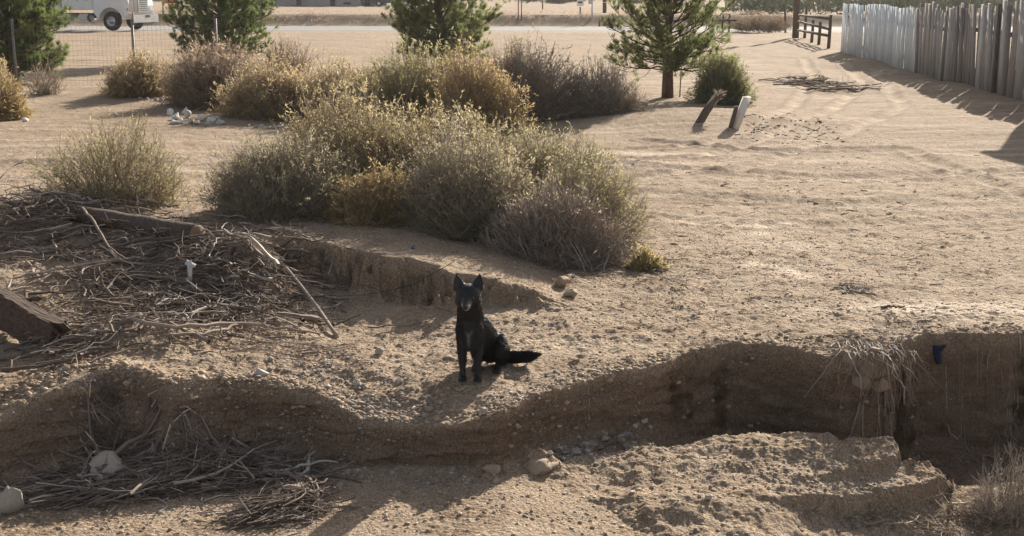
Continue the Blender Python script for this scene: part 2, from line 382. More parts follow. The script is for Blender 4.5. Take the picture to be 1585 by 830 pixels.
ucol = np.concatenate([-np.geomspace(4.0, .475, 40), np.arange(-.46, .4601, .00105), np.geomspace(.475, 4.0, 40)])
fine_y = np.linspace(6.05, 11.0, 1600); NR = 680
near_rows = np.empty((NR, len(ucol)))
for ci, uu in enumerate(ucol):
    den = np.where(fine_y < 8.8, 1.0, .6)
    for L_, wd, k in ((LIP1, .26, 3.2), (LIP2, .30, 1.2), (LIP3, .20, 1.0)):
        yl = np.interp(uu, L_[:, 0], L_[:, 1]); cy = yl - wd / 2 + (.03 if L_ is LIP1 else .1)
        den = den + k * np.exp(-((fine_y - cy) / (wd * .6)) ** 4)
    cum = np.concatenate([[0], np.cumsum((den[1:] + den[:-1]) / 2)]); cum /= cum[-1]
    near_rows[:, ci] = np.interp(np.linspace(0, 1, NR), cum, fine_y)
pre = np.array([-40, -20, -8, -2, 1, 3, 4.5, 5.4, 5.8]); post = []; y_ = 11.012
while y_ < 5200: post.append(y_); y_ *= 1.0023 if y_ < 40 else (1.006 if y_ < 150 else 1.03)
one = np.ones((1, len(ucol)))
YY = np.concatenate([pre[:, None] * one, near_rows, np.array(post)[:, None] * one]); UU = np.broadcast_to(ucol, YY.shape)
XX = UU * np.maximum(YY, 6.0)
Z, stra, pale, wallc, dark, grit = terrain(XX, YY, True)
# soil layers stand out or crumble back across the bank's face
lay = fbm(XX * 1.3, Z * 16, 201, 3) * .026 + fbm(XX * 4, Z * 9, 211, 3) * .034 + fbm(XX * 12, Z * 26, 221, 2) * .008 - np.clip(cells(XX * 9, Z * 9, 15) - .25, 0, 1) * .05
YY = YY + stra * lay
nr, nc = XX.shape; idx = np.arange(nr * nc).reshape(nr, nc)
Fq = np.stack([idx[:-1, :-1], idx[:-1, 1:], idx[1:, 1:], idx[1:, :-1]], -1).reshape(-1, 4)
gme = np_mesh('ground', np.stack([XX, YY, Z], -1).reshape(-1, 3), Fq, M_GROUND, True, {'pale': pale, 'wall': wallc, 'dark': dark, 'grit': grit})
ground = link('ground', gme); ground['kind'] = 'structure'; ground['label'] = 'tan gravelly desert dirt cut by an eroded gully'

# ------------------------------------------------------------ plants
M_TWIG = leafy('dry_twig', [(0, (.24, .18, .13)), (.5, (.36, .285, .215)), (1, (.54, .45, .36))], .15)
M_TWIGGREY = leafy('grey_twig', [(0, (.22, .18, .15)), (.5, (.36, .30, .255)), (1, (.52, .45, .39))], .1)
def fol(name, a, b, c, t=.58): return leafy(name, [(0, a), (.5, b), (1, c)], t)
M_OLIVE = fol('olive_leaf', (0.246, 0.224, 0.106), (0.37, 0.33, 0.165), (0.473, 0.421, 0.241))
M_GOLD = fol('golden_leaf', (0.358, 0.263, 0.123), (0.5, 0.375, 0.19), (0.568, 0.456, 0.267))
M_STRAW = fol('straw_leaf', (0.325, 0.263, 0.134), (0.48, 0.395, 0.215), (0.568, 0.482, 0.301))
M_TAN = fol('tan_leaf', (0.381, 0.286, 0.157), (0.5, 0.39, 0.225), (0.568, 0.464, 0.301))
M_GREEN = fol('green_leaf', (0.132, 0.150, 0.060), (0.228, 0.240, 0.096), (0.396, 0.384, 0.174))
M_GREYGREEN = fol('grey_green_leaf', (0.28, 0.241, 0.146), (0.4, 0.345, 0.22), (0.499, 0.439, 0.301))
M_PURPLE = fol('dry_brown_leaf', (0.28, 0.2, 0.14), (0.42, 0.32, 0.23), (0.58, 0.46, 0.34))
M_PINE = fol('pine_needle', (.075, .105, .035), (.155, .20, .065), (.30, .34, .13), .5)
M_PINEL = fol('pale_pine_needle', (.11, .135, .052), (.23, .26, .105), (.40, .41, .19), .55)
M_BARK = simple('pine_bark', (.17, .115, .08), (.08, .055, .04), 14, .95, .02, stretch=(1, 1, .3))

def env_lumps(rng, n=16):
    c = unit(rng.normal(size=(n, 3)) * [1, 1, .7] + [0, 0, .35]); a = rng.uniform(-.34, .32, n)
    return lambda d: 1 + (a[None] * np.exp(-((1 - d @ c.T) / .10))).sum(1)
def bush(name, label, px0, px1, py_base, py_top, mats, n=900, depth=.8, leaf=(.028, .009), tw=.0035, density=14, seed=0, open_=.0, group=None, z0=None, cat='bush', lean=0, flat=.0, base_off=0.35):
    """a dome of forked stems rising from one crown, each ending in many small leaves"""
    rng = np.random.RandomState(seed + 100)
    pc = (px0 + px1) / 2; tw = tw * .8
    x, y, z = G(pc, py_base)
    w = (px1 - px0) / F * y / 2 * 1.0
    y = y + w * depth * base_off * 2; x = x * (1 + w * depth * base_off * 2 / max(y, 1))  # the picked pixel is the near foot of the bush
    z = ground_z(x, y)
    _, ztop = atY(pc, py_top, y)
    h = max(ztop - z, .15)
    w = (px1 - px0) / F * y / 2
    env = env_lumps(rng)
    t = thing(name, label, cat, (x, y, z - .03), 0, group)
    # main stems
    ns = n; th = rng.uniform(0, 2 * math.pi, ns); el = np.arccos(rng.uniform(0.0, 1, ns) ** (1 - flat * .5))       # angle from vertical
    d = np.c_[np.sin(el) * np.cos(th), np.sin(el) * np.sin(th), np.cos(el)]
    rad = env(d) * rng.uniform(.62, 1.0, ns) ** .8
    w *= 1.16; h *= 1.10
    tip = d * rad[:, None] * [w, w * depth, h] + [lean * w * .3, 0, 0]
    tip[:, 2] = np.maximum(tip[:, 2], .02 + .12 * h * rng.uniform(size=ns))
    base = np.c_[rng.normal(size=(ns, 2)) * [w * .22, w * depth * .22], np.zeros(ns)]
    base = base + tip * [.25, .25, 0]
    K = 6; s = np.linspace(0, 1, K)[None, :, None]
    ctrl = base * .5 + tip * .5; ctrl[:, 2] = tip[:, 2] * rng.uniform(.30, .62, ns); ctrl[:, :2] = base[:, :2] * .5 + tip[:, :2] * .5
    path = (1 - s) ** 2 * base[:, None] + 2 * s * (1 - s) * ctrl[:, None] + s ** 2 * tip[:, None]
    path[:, 1:-1] += rng.normal(size=(ns, K - 2, 3)) * .018 * h
    zz = ground_local = None
    wild = rng.choice(ns, max(ns // 40, 3)); path[wild] *= (1 + .25 * rng.uniform(.2, 1, (len(wild), 1, 1)) * np.linspace(0, 1, K)[None, :, None])
    B = Bag(); tubes(B, path, np.linspace(tw * 1.6, tw * .5, K)[None] * rng.uniform(.6, 1.5, (ns, 1)), 3, rng.uniform(0, 1, ns))
    # side twigs on the outer part
    m = int(3.2 * ns); k = rng.randint(0, ns, m); f = rng.uniform(.35 + open_ * .2, 1, m)
    j = f * (K - 1); j0 = np.minimum(j.astype(int), K - 2); fr = (j - j0)[:, None]
    p0 = path[k, j0] * (1 - fr) + path[k, j0 + 1] * fr
    dirp = unit(path[k, j0 + 1] - path[k, j0])
    dd = unit(dirp * 1.0 + rng.normal(size=(m, 3)) * .75 + [0, 0, .15])
    ln = h * rng.uniform(.06, .20, m)
    p1 = p0 + dd * ln[:, None] * .5 + rng.normal(size=(m, 3)) * .01 * h; p2 = p1 + unit(dd + [0, 0, .25]) * ln[:, None] * .5
    side = np.stack([p0, p1, p2], 1); side[:, :, 2] = np.maximum(side[:, :, 2], .01)
    tubes(B, side, np.array([tw * .7, tw * .5, tw * .3])[None] * np.ones((m, 1)), 3, rng.uniform(0, 1, m))
    twm, lfm = mats
    B.build('stems', twm, t)
    # leaves along the twigs
    q = int(density * ns); k = rng.randint(0, m, q); f = rng.uniform(0, 1, q)[:, None]
    lp = np.where(f < .5, side[k, 0] * (1 - 2 * f) + side[k, 1] * 2 * f, side[k, 1] * (2 - 2 * f) + side[k, 2] * (2 * f - 1))
    ldir = dd[k] + rng.normal(size=(q, 3)) * .7
    # clump tint: neighbouring twigs share a tone
    cl = fbm(lp[:, 0] * 3.1 + seed, lp[:, 2] * 3.1 + lp[:, 1] * 2, 5, 3)
    hf = np.clip(lp[:, 2] / h, 0, 1)
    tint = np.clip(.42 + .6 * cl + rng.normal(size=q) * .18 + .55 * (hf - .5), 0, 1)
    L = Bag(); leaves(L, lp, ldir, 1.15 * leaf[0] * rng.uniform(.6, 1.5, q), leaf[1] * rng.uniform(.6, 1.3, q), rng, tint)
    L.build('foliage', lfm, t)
    return t

def pine(name, label, x, y, H, Rr, mat, seed=0, nb=95, tufts=13, needles=26, low=.35, nl=.13, nw=.012, elev=42, prof=None, stump=False):
    rng = np.random.RandomState(seed); z = ground_z(x, y); nb = int(nb * 1.5)
    t = thing(name, label, 'pine tree', (x, y, z - .05))
    B = Bag(); K = 8; zs = np.linspace(0, H * .96, K)
    tr = np.c_[rng.normal(size=K) * .03, rng.normal(size=K) * .03, zs]; tr[0, :2] = 0
    tubes(B, tr[None], np.linspace(.052 * H ** .5 + .035, .012, K)[None], 9)
    B.build('trunk', M_BARK, t, True)
    BR = Bag(); hb = low + (H * .95 - low) * rng.uniform(0, 1, nb) ** 1.25; hb = np.sort(hb)
    az = np.arange(nb) * 2.4 + rng.normal(size=nb) * .3
    f = (hb - low) / (H - low)
    prof = prof or (lambda f: np.interp(f, [0, .12, .35, .7, 1], [.85, 1.0, .95, .55, .08]))
    ln = Rr * prof(f) * rng.uniform(.75, 1.12, nb)
    e0 = R(elev) + f * .35 + rng.normal(size=nb) * .14
    s = np.linspace(0, 1, 6)
    rr = ln[:, None] * s[None]; dz = rr * np.tan(np.clip(e0, .1, 1.1))[:, None] * (.45 + .55 * s[None]) * np.interp(f, [0, .12, .35, 1], [.02, .35, .85, 1.1])[:, None]
    pth = np.stack([rr * np.cos(az)[:, None], rr * np.sin(az)[:, None], hb[:, None] + dz], -1)
    pth[:, 1:] += rng.normal(size=(nb, 5, 3)) * .025
    tubes(BR, pth, np.linspace(.020, .005, 6)[None] * (.6 + ln[:, None] / Rr * .6), 4)
    # side shoots
    m = nb * 15; k = rng.randint(0, nb, m); g = rng.uniform(.18, 1, m) ** .8; j = g * 5; j0 = np.minimum(j.astype(int), 4); fr = (j - j0)[:, None]
    p0 = pth[k, j0] * (1 - fr) + pth[k, j0 + 1] * fr; dirp = unit(pth[k, j0 + 1] - pth[k, j0])
    d = unit(dirp + rng.normal(size=(m, 3)) * .55 + [0, 0, .35]); l2 = Rr * rng.uniform(.14, .36, m)
    sh = np.stack([p0, p0 + d * l2[:, None] * .5, p0 + unit(d + [0, 0, .3]) * l2[:, None]], 1)
    tubes(BR, sh, np.array([.008, .006, .004])[None] * np.ones((m, 1)), 3)
    BR.build('branches', M_BARK, t)
    # needle tufts
    q = m * tufts // 5; k = rng.randint(0, m, q); f2 = rng.uniform(.25, 1.05, q)[:, None]
    c = sh[k, 0] * (1 - f2) + sh[k, 2] * f2; dr = unit(sh[k, 2] - sh[k, 0])
    tone = np.clip(.5 + .5 * fbm(c[:, 0] * 2 + seed, c[:, 2] * 2 + c[:, 1], 3, 3) + rng.normal(size=q) * .15, 0, 1)
    c = np.repeat(c, needles, 0) + rng.normal(size=(q * needles, 3)) * .012; dr = np.repeat(dr, needles, 0) + rng.normal(size=(q * needles, 3)) * .55
    NB = Bag(); leaves(NB, c, dr + [0, 0, .15], nl * rng.uniform(.7, 1.2, len(c)), nw, rng, np.clip(np.repeat(tone, needles) + rng.normal(size=len(c)) * .12, 0, 1))
    NB.build('crown', mat, t)
    return t

g_b = 'desert bushes in the thicket'
TG = M_TWIGGREY; TW = M_TWIG
bush('bush', 'olive grey bush at the left front of the big thicket, above a pale rock', 322, 560, 340, 200, (TG, M_GREYGREEN), 1500, .8, seed=1, group=g_b, density=24, flat=.3)
bush('bush', 'tall golden topped bush at the left centre of the big thicket', 425, 690, 322, 158, (TW, M_STRAW), 2000, .9, seed=2, group=g_b, density=28)
bush('bush', 'straw topped bush at the right centre of the big thicket, below the orange gold bush', 585, 810, 335, 170, (TW, M_STRAW), 1700, .9, seed=23, group=g_b, density=28)
bush('bush', 'low golden yellow bush in front of the big thicket, over the cut bank', 500, 655, 350, 258, (TW, M_GOLD), 900, .8, seed=3, group=g_b, density=26)
bush('bush', 'grey green bush in the front centre of the big thicket', 610, 850, 372, 215, (TG, M_GREYGREEN), 1700, .8, seed=4, group=g_b, density=26)
bush('bush', 'leafy bush rising at the back right of the big thicket', 735, 945, 330, 188, (TG, M_OLIVE), 1400, .8, seed=24, group=g_b, density=20)
bush('bush', 'green tipped twiggy bush sprawling at the right end of the big thicket', 790, 988, 390, 225, (TG, M_OLIVE), 1100, .8, seed=5, group=g_b, density=13, open_=.8)
bush('bush', 'bare grey tangled shrub at the front right foot of the thicket', 740, 965, 412, 285, (TG, M_PURPLE), 1600, .6, seed=6, group=g_b, density=4, open_=.5, tw=.005)
bush('bush', 'small yellowish tuft right of the thicket, beside two dark stones', 968, 1024, 420, 372, (TW, M_STRAW), 260, .8, seed=7, density=16, cat='shrub')
bush('bush', 'rounded orange gold bush behind the thicket, right of the middle pine', 675, 805, 215, 96, (TW, M_GOLD), 1300, .8, leaf=(.05, .012), tw=.005, seed=8, density=26)
bush('bush', 'bushy green shrub at the foot of the middle pine', 555, 750, 205, 78, (TW, M_OLIVE), 1400, .7, leaf=(.05, .014), tw=.005, seed=9, density=24)
bush('bush', 'yellow olive bush left of the green shrub, behind the thicket', 455, 610, 190, 90, (TW, M_TAN), 1000, .7, leaf=(.05, .014), tw=.005, seed=10, density=24)
bush('bush', 'tan rounded bush just right of the white rubble', 345, 505, 186, 90, (TW, M_TAN), 1300, .8, leaf=(.05, .013), tw=.005, seed=11, density=26)
bush('bush', 'large brown bush with wispy pinkish top behind the white rubble', 245, 440, 170, 62, (TW, M_PURPLE), 1500, .7, leaf=(.055, .014), tw=.006, seed=12, density=22)
bush('bush', 'wispy reddish bush top behind the tan bush, right of the dark pine', 385, 482, 150, 58, (TW, M_PURPLE), 600, .8, leaf=(.055, .013), tw=.006, seed=13, density=12)
bush('bush', 'tan olive bush below the wire fence post', 158, 272, 152, 74, (TW, M_TAN), 900, .8, leaf=(.055, .014), tw=.005, seed=14, density=22)
bush('bush', 'orange tan bush cut by the left frame edge', -52, 45, 188, 97, (TW, M_GOLD), 800, .8, leaf=(.05, .013), tw=.005, seed=15, density=26)
bush('bush', 'lone open green bush standing by itself above the brush pile', 78, 290, 326, 188, (TW, M_OLIVE), 620, .8, leaf=(.026, .009), seed=16, density=16, open_=1.0)
bush('bush', 'dark purplish brown bush between the middle pine and the grey twiggy bush', 715, 885, 188, 72, (TG, M_PURPLE), 1300, .7, leaf=(.05, .014), tw=.006, seed=17, density=18)
bush('bush', 'low grey brown twiggy bush left of the open pine', 850, 1010, 180, 98, (TG, M_PURPLE), 900, .7, leaf=(.05, .012), tw=.006, seed=18, density=7)
bush('bush', 'dense green bush right of the open pine, behind the leaning posts', 1072, 1162, 163, 86, (TW, M_GREEN), 1000, .8, leaf=(.055, .014), tw=.005, seed=19, density=26)
bush('bush', 'bare straw coloured shrub in front of the wire fence by the dark pine', 35, 105, 148, 88, (TW, M_TAN), 130, .8, leaf=(.03, .008), tw=.006, seed=20, density=2, open_=1)
bush('bush', 'small dark green tuft on top of the purplish bush', 775, 815, 150, 64, (TW, M_GREEN), 200, .8, leaf=(.05, .014), tw=.006, seed=21, density=14)
bush('bush', 'dead pale twig shrub at the right edge in the gully foreground', 1482, 1640, 812, 668, (TG, M_TAN), 210, .6, leaf=(.01, .004), tw=.0028, seed=22, density=1, open_=1, base_off=.1)

px_, py_ = P(683, 108, 0)
pine('pine_tree', 'broad dense pine behind the thicket, middle of the photo', px_, py_, 4.8, 1.45, M_PINEL, 3, nb=120, low=.25)
px_, py_ = P(345, 98, 0)
pine('pine_tree', 'dark compact pine standing behind the brown bush, right of the truck', px_, py_, 4.8, 1.65, M_PINE, 5, nb=150, low=.3)
px_, py_ = P(18, 133, 0)
pine('pine_tree', 'dark pine cut by the left frame edge in front of the truck', px_, py_, 4.6, 1.30, M_PINE, 6, nb=150, low=.35)
px_, py_ = P(1033, 152, 0)
pine('pine_tree', 'open pale green pine with visible trunk, nearest the leaning posts', px_, py_, 4.0, 1.33, M_PINEL, 9, nb=88, low=.60, tufts=9, nl=.12, nw=.010)

# ------------------------------------------------------------ fences
M_BOARD = None
def board_mat(name, stops):
    m, nt, b = new_mat(name)
    c = ramp(nt, stops, attr(nt, 'tint')); n = nz(nt, 6, 6, .7, None, (4, 4, .35))
    c = mixc(nt, .8, c, mixc(nt, 1.0, c, ramp(nt, [(.3, (.62, .6, .58)), (.55, (1, 1, 1)), (.75, (1.15, 1.12, 1.1))], n), 'MULTIPLY'))
    nt.links.new(c, b.inputs['Base Color']); b.inputs['Roughness'].default_value = .9
    nt.links.new(bump(nt, n, .5, .01), b.inputs['Normal']); return m
M_GREYBOARD = board_mat('weathered_board', [(0, (.15, .13, .12)), (.25, (.26, .235, .22)), (.5, (.36, .335, .32)), (.7, (.30, .23, .185)), (.85, (.42, .40, .385)), (1, (.58, .57, .56))])
M_WHITEBOARD = board_mat('whitewashed_board', [(0, (.58, .61, .63)), (1, (.80, .84, .86))])
M_DARKWOOD = simple('dark_wood', (.16, .12, .095), (.08, .06, .05), 9, .95, .01, stretch=(3, 3, .4))
def FX(y): return 10.55 + .075 * (y - 26.3)
fy0 = 26.3
t = thing('board_fence', 'tall fence of weathered grey vertical boards, white painted at its far end', 'fence', (FX(30), 30, 0))
rng = np.random.RandomState(4)
W, Gr, HP, LB = Bag(), Bag(), Bag(), Bag()
yb = 25.7; k = 0
while yb < 48.5:
    w = rng.uniform(.17, .27); yc = yb + w / 2; xc = FX(yc); zb = ground_z(xc, yc)
    white = yc > 36.8
    hgt = (1.66 + rng.uniform(-.02, .02)) if white else 1.76 + rng.uniform(-.11, .08)
    hgt += .10
    if yc < 25.8: break_ = 1
    if 27.4 < yc < 28.6: hgt += .16
    lean = rng.normal() * (.005 if white else .03); tilt = rng.normal() * .015
    if 29.2 < yc < 32.5: lean += .04
    n0 = np.array([.075, 1, 0]) / math.hypot(.075, 1)
    prof_h = hgt; off = rng.uniform(-.02, .02)
    bag = W if white else Gr
    b0 = Bag(); hh = .5 * hgt
    box(b0, (0, 0, hh - .05), (.022, w * rng.uniform(.86, .99), hgt + .1))
    V = b0.V[0].copy(); V[:, 1] += V[:, 2] * lean; V[:, 0] += V[:, 2] * tilt + off
    if not white: V[V[:, 2] > 1, 2] += np.where(V[V[:, 2] > 1, 1] > 0, rng.uniform(-.03, .03), 0)
    V = V + [xc - FX(30), yc - 30, zb]
    bag.add(V, b0.F4[0], rng.uniform(0, 1) if not white else rng.uniform(0, 1))
    yb += w * (1.0 if white else rng.choice([rng.uniform(.90, .99), rng.uniform(.92, 1.04)])); k += 1
W.build('white_boards', M_WHITEBOARD, t); Gr.build('grey_boards', M_GREYBOARD, t)
for zr in (.35, 1.3):
    RL = Bag()
    ys = np.linspace(25.8, 48.3, 30); pz = [ground_z(FX(v), v) + zr for v in ys]
    for a_, b_, za, zb2 in zip(ys[:-1], ys[1:], pz[:-1], pz[1:]):
        V = np.array([[FX(q) - FX(30) + o, q - 30, zz + h2] for q, zz in ((a_, za), (b_, zb2)) for o in (.035, .08) for h2 in (-.05, .05)])
        RL.add(V, [[0, 1, 3, 2], [4, 6, 7, 5], [0, 4, 5, 1], [2, 3, 7, 6], [0, 2, 6, 4], [1, 5, 7, 3]])
    RL.build('rail', M_DARKWOOD, t)
for yc in (28.9, 33.5, 38.2, 43, 48.5):
    b = Bag(); tall = 2.0 if yc == 28.9 else 1.68
    box(b, (FX(yc) - FX(30) + (.13 if yc != 28.9 else -.035), yc - 30, ground_z(FX(yc), yc) + tall / 2 - .1), (.09, .10, tall + .1)); b.build('post', M_DARKWOOD, t)
b = Bag(); yc = 26.55; box(b, (FX(yc) - FX(30) - .05, yc - 30, ground_z(FX(yc), yc) + .84), (.025, .14, 1.68)); b.build('loose_board', M_WHITEBOARD, t)['label'] = 'pale loose board standing proud of the fence'

t = thing('shadow_shed', 'unseen tall plank shed added out of frame to cast a shadow by the board fence', 'shed', (12.1, 22.9, ground_z(10.6, 22.9) - .05))  # added out of view only to throw the solid shadow beside the fence
for q, (cx, cy, sx, sy_) in {'wall': (-1.72, 0, .06, 5.4), 'wall ': (1.7, 0, .06, 5.4), 'wall  ': (0, -2.67, 3.38, .06), 'wall   ': (0, 2.67, 3.38, .06)}.items():
    b = Bag(); n_ = int(max(sx, sy_) / .2)
    for i in range(n_):
        f = (i + .5) / n_ - .5; box(b, (cx + (f * sx if sx > 1 else rng.normal() * .004), cy + (f * sy_ if sy_ > 1 else rng.normal() * .004), 1.65), (sx / n_ * .99 if sx > 1 else .05, sy_ / n_ * .99 if sy_ > 1 else .05, 3.3), None, rng.uniform(0, 1))
    b.build('wall', M_GREYBOARD, t)
b = Bag(); box(b, (0, 0, 3.36), (3.8, 5.8, .09)); b.build('roof', M_DARKWOOD, t)
b = Bag(); box(b, (-1.76, 1.2, 1.05), (.05, .9, 2.0)); b.build('door', M_DARKWOOD, t)

# utility pole, rail fence and leaning post at the far end
x, y = P(1231, 61, 0)
t = thing('utility_pole', 'thick dark wooden pole standing left of the rail fence', 'pole', (x, y, -.1))
b = Bag(); tubes(b, [[[0, 0, 0], [0, 0, 3], [0, 0, 8.2]]], [[.16, .15, .11]], 12); b.build('pole', M_DARKWOOD, t, True)
b = Bag(); box(b, (0, 0, 7.5), (2.2, .10, .12)); b.build('crossarm', M_DARKWOOD, t)
for q in (-.95, -.35, .35, .95):
    b = Bag(); tubes(b, [[[q, 0, 7.56], [q, 0, 7.62], [q, 0, 7.70], [q, 0, 7.74]]], [[.02, .05, .045, .02]], 8); b.build('insulator', M_WHITEBOARD, t)
x, y = P(1216, 51, 0)
t = thing('fence_post', 'slim dark post leaning beside the thick pole', 'post', (x, y, 0)); b = Bag()
tubes(b, [[[0, 0, -.2], [-.05, 0, .8], [-.13, 0, 1.5]]], [[.06, .06, .05]], 8); b.build('post', M_DARKWOOD, t, True)
b = Bag(); tubes(b, [[[-.135, 0, 1.495], [-.137, 0, 1.53]]], [[.062, .03]], 8); b.build('cap', M_DARKWOOD, t)
t = thing('rail_fence', 'broken wooden rail fence at the far end of the white boards', 'fence', (*P(1265, 72, 0), 0))
rf0 = P(1245, 62, 0); rf1 = P(1283, 78, 0); ox, oy = P(1265, 72, 0)
for q in (0, .33, .62, .98):
    xx = rf0[0] + (rf1[0] - rf0[0]) * q - ox; yy = rf0[1] + (rf1[1] - rf0[1]) * q - oy
    b = Bag(); h = (1.5, 1.0, 1.2, 1.35)[int(q * 3.1)]; tubes(b, [[[xx, yy, -.1], [xx + .04, yy, h]]], [[.07, .065]], 7); b.build('post', M_DARKWOOD, t)
for zr, dz in ((.45, .1), (.85, -.05), (1.15, .05)):
    b = Bag(); tubes(b, [[[rf0[0] - ox - .3, rf0[1] - oy, zr], [rf1[0] - ox, rf1[1] - oy, zr + dz]]], [[.055, .055]], 6); b.build('rail', M_DARKWOOD, t)

# wire fence on the left
M_STEEL = simple('galvanised_steel', (.33, .31, .30), (.20, .18, .17), 20, .6, metal=.4)
M_WIRE = simple('rusty_wire', (.25, .20, .165), (.16, .12, .10), 30, .8)
M_WHITEP = simple('white_paint', (.80, .80, .79), (.72, .72, .71), 4, .45, spec=.5)
wf_y = 31.0; wx0, wx1 = -18.0, -6.9
t = thing('wire_fence', 'see-through wire mesh fence in front of the road, left', 'fence', (-11, wf_y, 0))
def wz(x): return ground_z(x, wf_y)
b = Bag(); xs = np.arange(wx0, wx1, .10)
vp = np.array([[[q + 11, 0, wz(q) + .02], [q + 11, .01 * math.sin(q * 3), wz(q) + 1.42]] for q in xs]); tubes(b, vp, .0022, 3)
xh = np.linspace(wx0, wx1, 30)
hp = np.array([[[q + 11, 0, wz(q) + .03 + zz * 1.39] for q in xh] for zz in np.linspace(0, 1, 13)]); tubes(b, hp, .0024, 3)
b.build('wire_mesh', M_WIRE, t)
for q in (-17.5, -14.6, -11.8, -8.97, -7.0):
    b = Bag(); box(b, (q + 11, .03, wz(q) + .75), (.055, .04, 1.65)); b.build('post', M_STEEL, t)
x = (217 - 792.5) / F * wf_y * 1.0
sg = thing('panel_sign', 'blank white panel fixed to the top of the wire fence post', 'sign', (-8.88, wf_y - .03, 0))
b = Bag(); box(b, (0, 0, 2.04), (.23, .02, .46)); b.build('panel', M_WHITEP, sg)
b = Bag(); box(b, (0, -.014, 2.04), (.012, .008, .44)); box(b, (.09, -.014, 2.04), (.012, .008, .44)); b.build('rib', simple('grey_trim', (.5, .5, .5)), sg)
b = Bag(); box(b, (-.05, .03, 1.76), (.03, .03, .5)); b.build('bracket', M_STEEL, sg)

# leaning posts in the right middle
def gp(px, py):
    return G(px, py)
x, y, z = gp(1079, 192)
t = thing('leaning_post', 'dark leaning post with a splintered pale top', 'post', (x, y, z))
b = Bag(); tubes(b, [[[-.08, -.05, -.2], [.17, .20, .17], [.42, .48, .44]]], [[.075, .07, .062]], 9); b.build('post', M_DARKWOOD, t)
b = Bag(); r2 = np.random.RandomState(2)
bs = np.array([[.42, .48, .43]]) + r2.normal(size=(60, 3)) * .02
leaves(b, bs, np.c_[r2.normal(size=60) + .2, r2.normal(size=60), r2.uniform(-.7, 1.3, 60)], .13, .02, r2, r2.uniform(0, 1, 60)); b.build('splinters', M_TWIGGREY, t)
x, y, z = gp(1131, 200)
t = thing('leaning_plank', 'short post with a bright pale board face, leaning right of the dark post', 'post', (x, y, z))
b = Bag(); box(b, (0, 0, 0), (.13, .10, .62)); V = b.V[0]; V[:, 0] += (V[:, 2] + .31) * .50 + .02; V[:, 1] += (V[:, 2] + .31) * .7; V[:, 2] += .17; b.build('board', simple('pale_board', (.84, .77, .68), (.68, .6, .5), 7, .8, .006, stretch=(4, 4, .5)), t)
b = Bag(); box(b, (0, 0, 0), (.06, .085, .5)); V = b.V[0]; V[:, 0] += (V[:, 2] + .31) * .30 - .06; V[:, 1] += (V[:, 2] + .31) * .25; V[:, 2] += .10; b.build('stake', M_DARKWOOD, t)
x, y, z = gp(1052, 150)
t = thing('stake', 'thin pale stake standing right of the open pine trunk', 'stake', (x, y, z)); b = Bag()
tubes(b, [[[0, 0, -.1], [.01, 0, .3], [.02, 0, .62]]], [[.016, .015, .013]], 6); b.build('rod', M_TWIGGREY, t)
b = Bag(); tubes(b, [[[.02, 0, .62], [.02, 0, .65]]], [[.017, .006]], 6); b.build('cap', M_TWIGGREY, t)

# ------------------------------------------------------------ road
def road_y(x): return 77.6 - .05 * x
xs = np.linspace(-140, 140, 141); offs = np.array([-4.6, -3.4, -1, 1, 3.4, 4.6])
XR, OR = np.meshgrid(xs, offs, indexing='ij'); YR = road_y(XR) + OR; ZR = np.full_like(XR, .07); ZR[:, 0] = ZR[:, -1] = .0
idx = np.arange(XR.size).reshape(XR.shape)
m, nt, b_ = new_mat('asphalt'); n = nz(nt, 2.5, 6, .7); nt.links.new(ramp(nt, [(.3, (.15, .135, .125)), (.7, (.24, .215, .195))], n), b_.inputs['Base Color']); b_.inputs['Roughness'].default_value = .9; M_ASPH = m
me = np_mesh('road', np.stack([XR, YR, ZR], -1).reshape(-1, 3), np.stack([idx[:-1, :-1], idx[1:, :-1], idx[1:, 1:], idx[:-1, 1:]], -1).reshape(-1, 4), M_ASPH)
o = link('road', me); o['kind'] = 'structure'
M_LINE = simple('road_paint', (.78, .76, .70), (.6, .57, .52), 3)
for off in (-3.1, 3.1):
    b = Bag(); V = []
    for q in xs: V += [[q, road_y(q) + off - .08, .078], [q, road_y(q) + off + .08, .078]]
    i = np.arange(len(xs) - 1) * 2; b.add(V, np.c_[i, i + 2, i + 3, i + 1]); o = b.build('road_marking', M_LINE); o['kind'] = 'structure'

# ------------------------------------------------------------ bmesh outline helper
def outline(name, prof, y0, y1, mat, parent, bev=0.0):
    bm = bmesh.new(); a = [bm.verts.new((p[0], y0, p[1])) for p in prof]; c = [bm.verts.new((p[0], y1, p[1])) for p in prof]
    bm.faces.new(a); bm.faces.new(c[::-1]); n = len(a)
    for i in range(n): bm.faces.new((a[i], c[i], c[(i + 1) % n], a[(i + 1) % n]))
    bmesh.ops.recalc_face_normals(bm, faces=bm.faces)
    if bev: bmesh.ops.bevel(bm, geom=[e for e in bm.edges], offset=bev, segments=2, affect='EDGES')
    me = bpy.data.meshes.new(name); bm.to_mesh(me); bm.free(); me.materials.append(mat); return link(name, me, parent)
def rbox(name, c, s, mat, parent, bev=.02):
    return outline_box(name, c, s, mat, parent, bev)
def outline_box(name, c, s, mat, parent, bev):
    bm = bmesh.new(); bmesh.ops.create_cube(bm, size=1)
    for v in bm.verts: v.co = (v.co.x * s[0], v.co.y * s[1], v.co.z * s[2])
    if bev: bmesh.ops.bevel(bm, geom=bm.edges[:], offset=bev, segments=2, affect='EDGES')
    for v in bm.verts: v.co += Vector(c)
    me = bpy.data.meshes.new(name); bm.to_mesh(me); bm.free(); me.materials.append(mat); return link(name, me, parent)
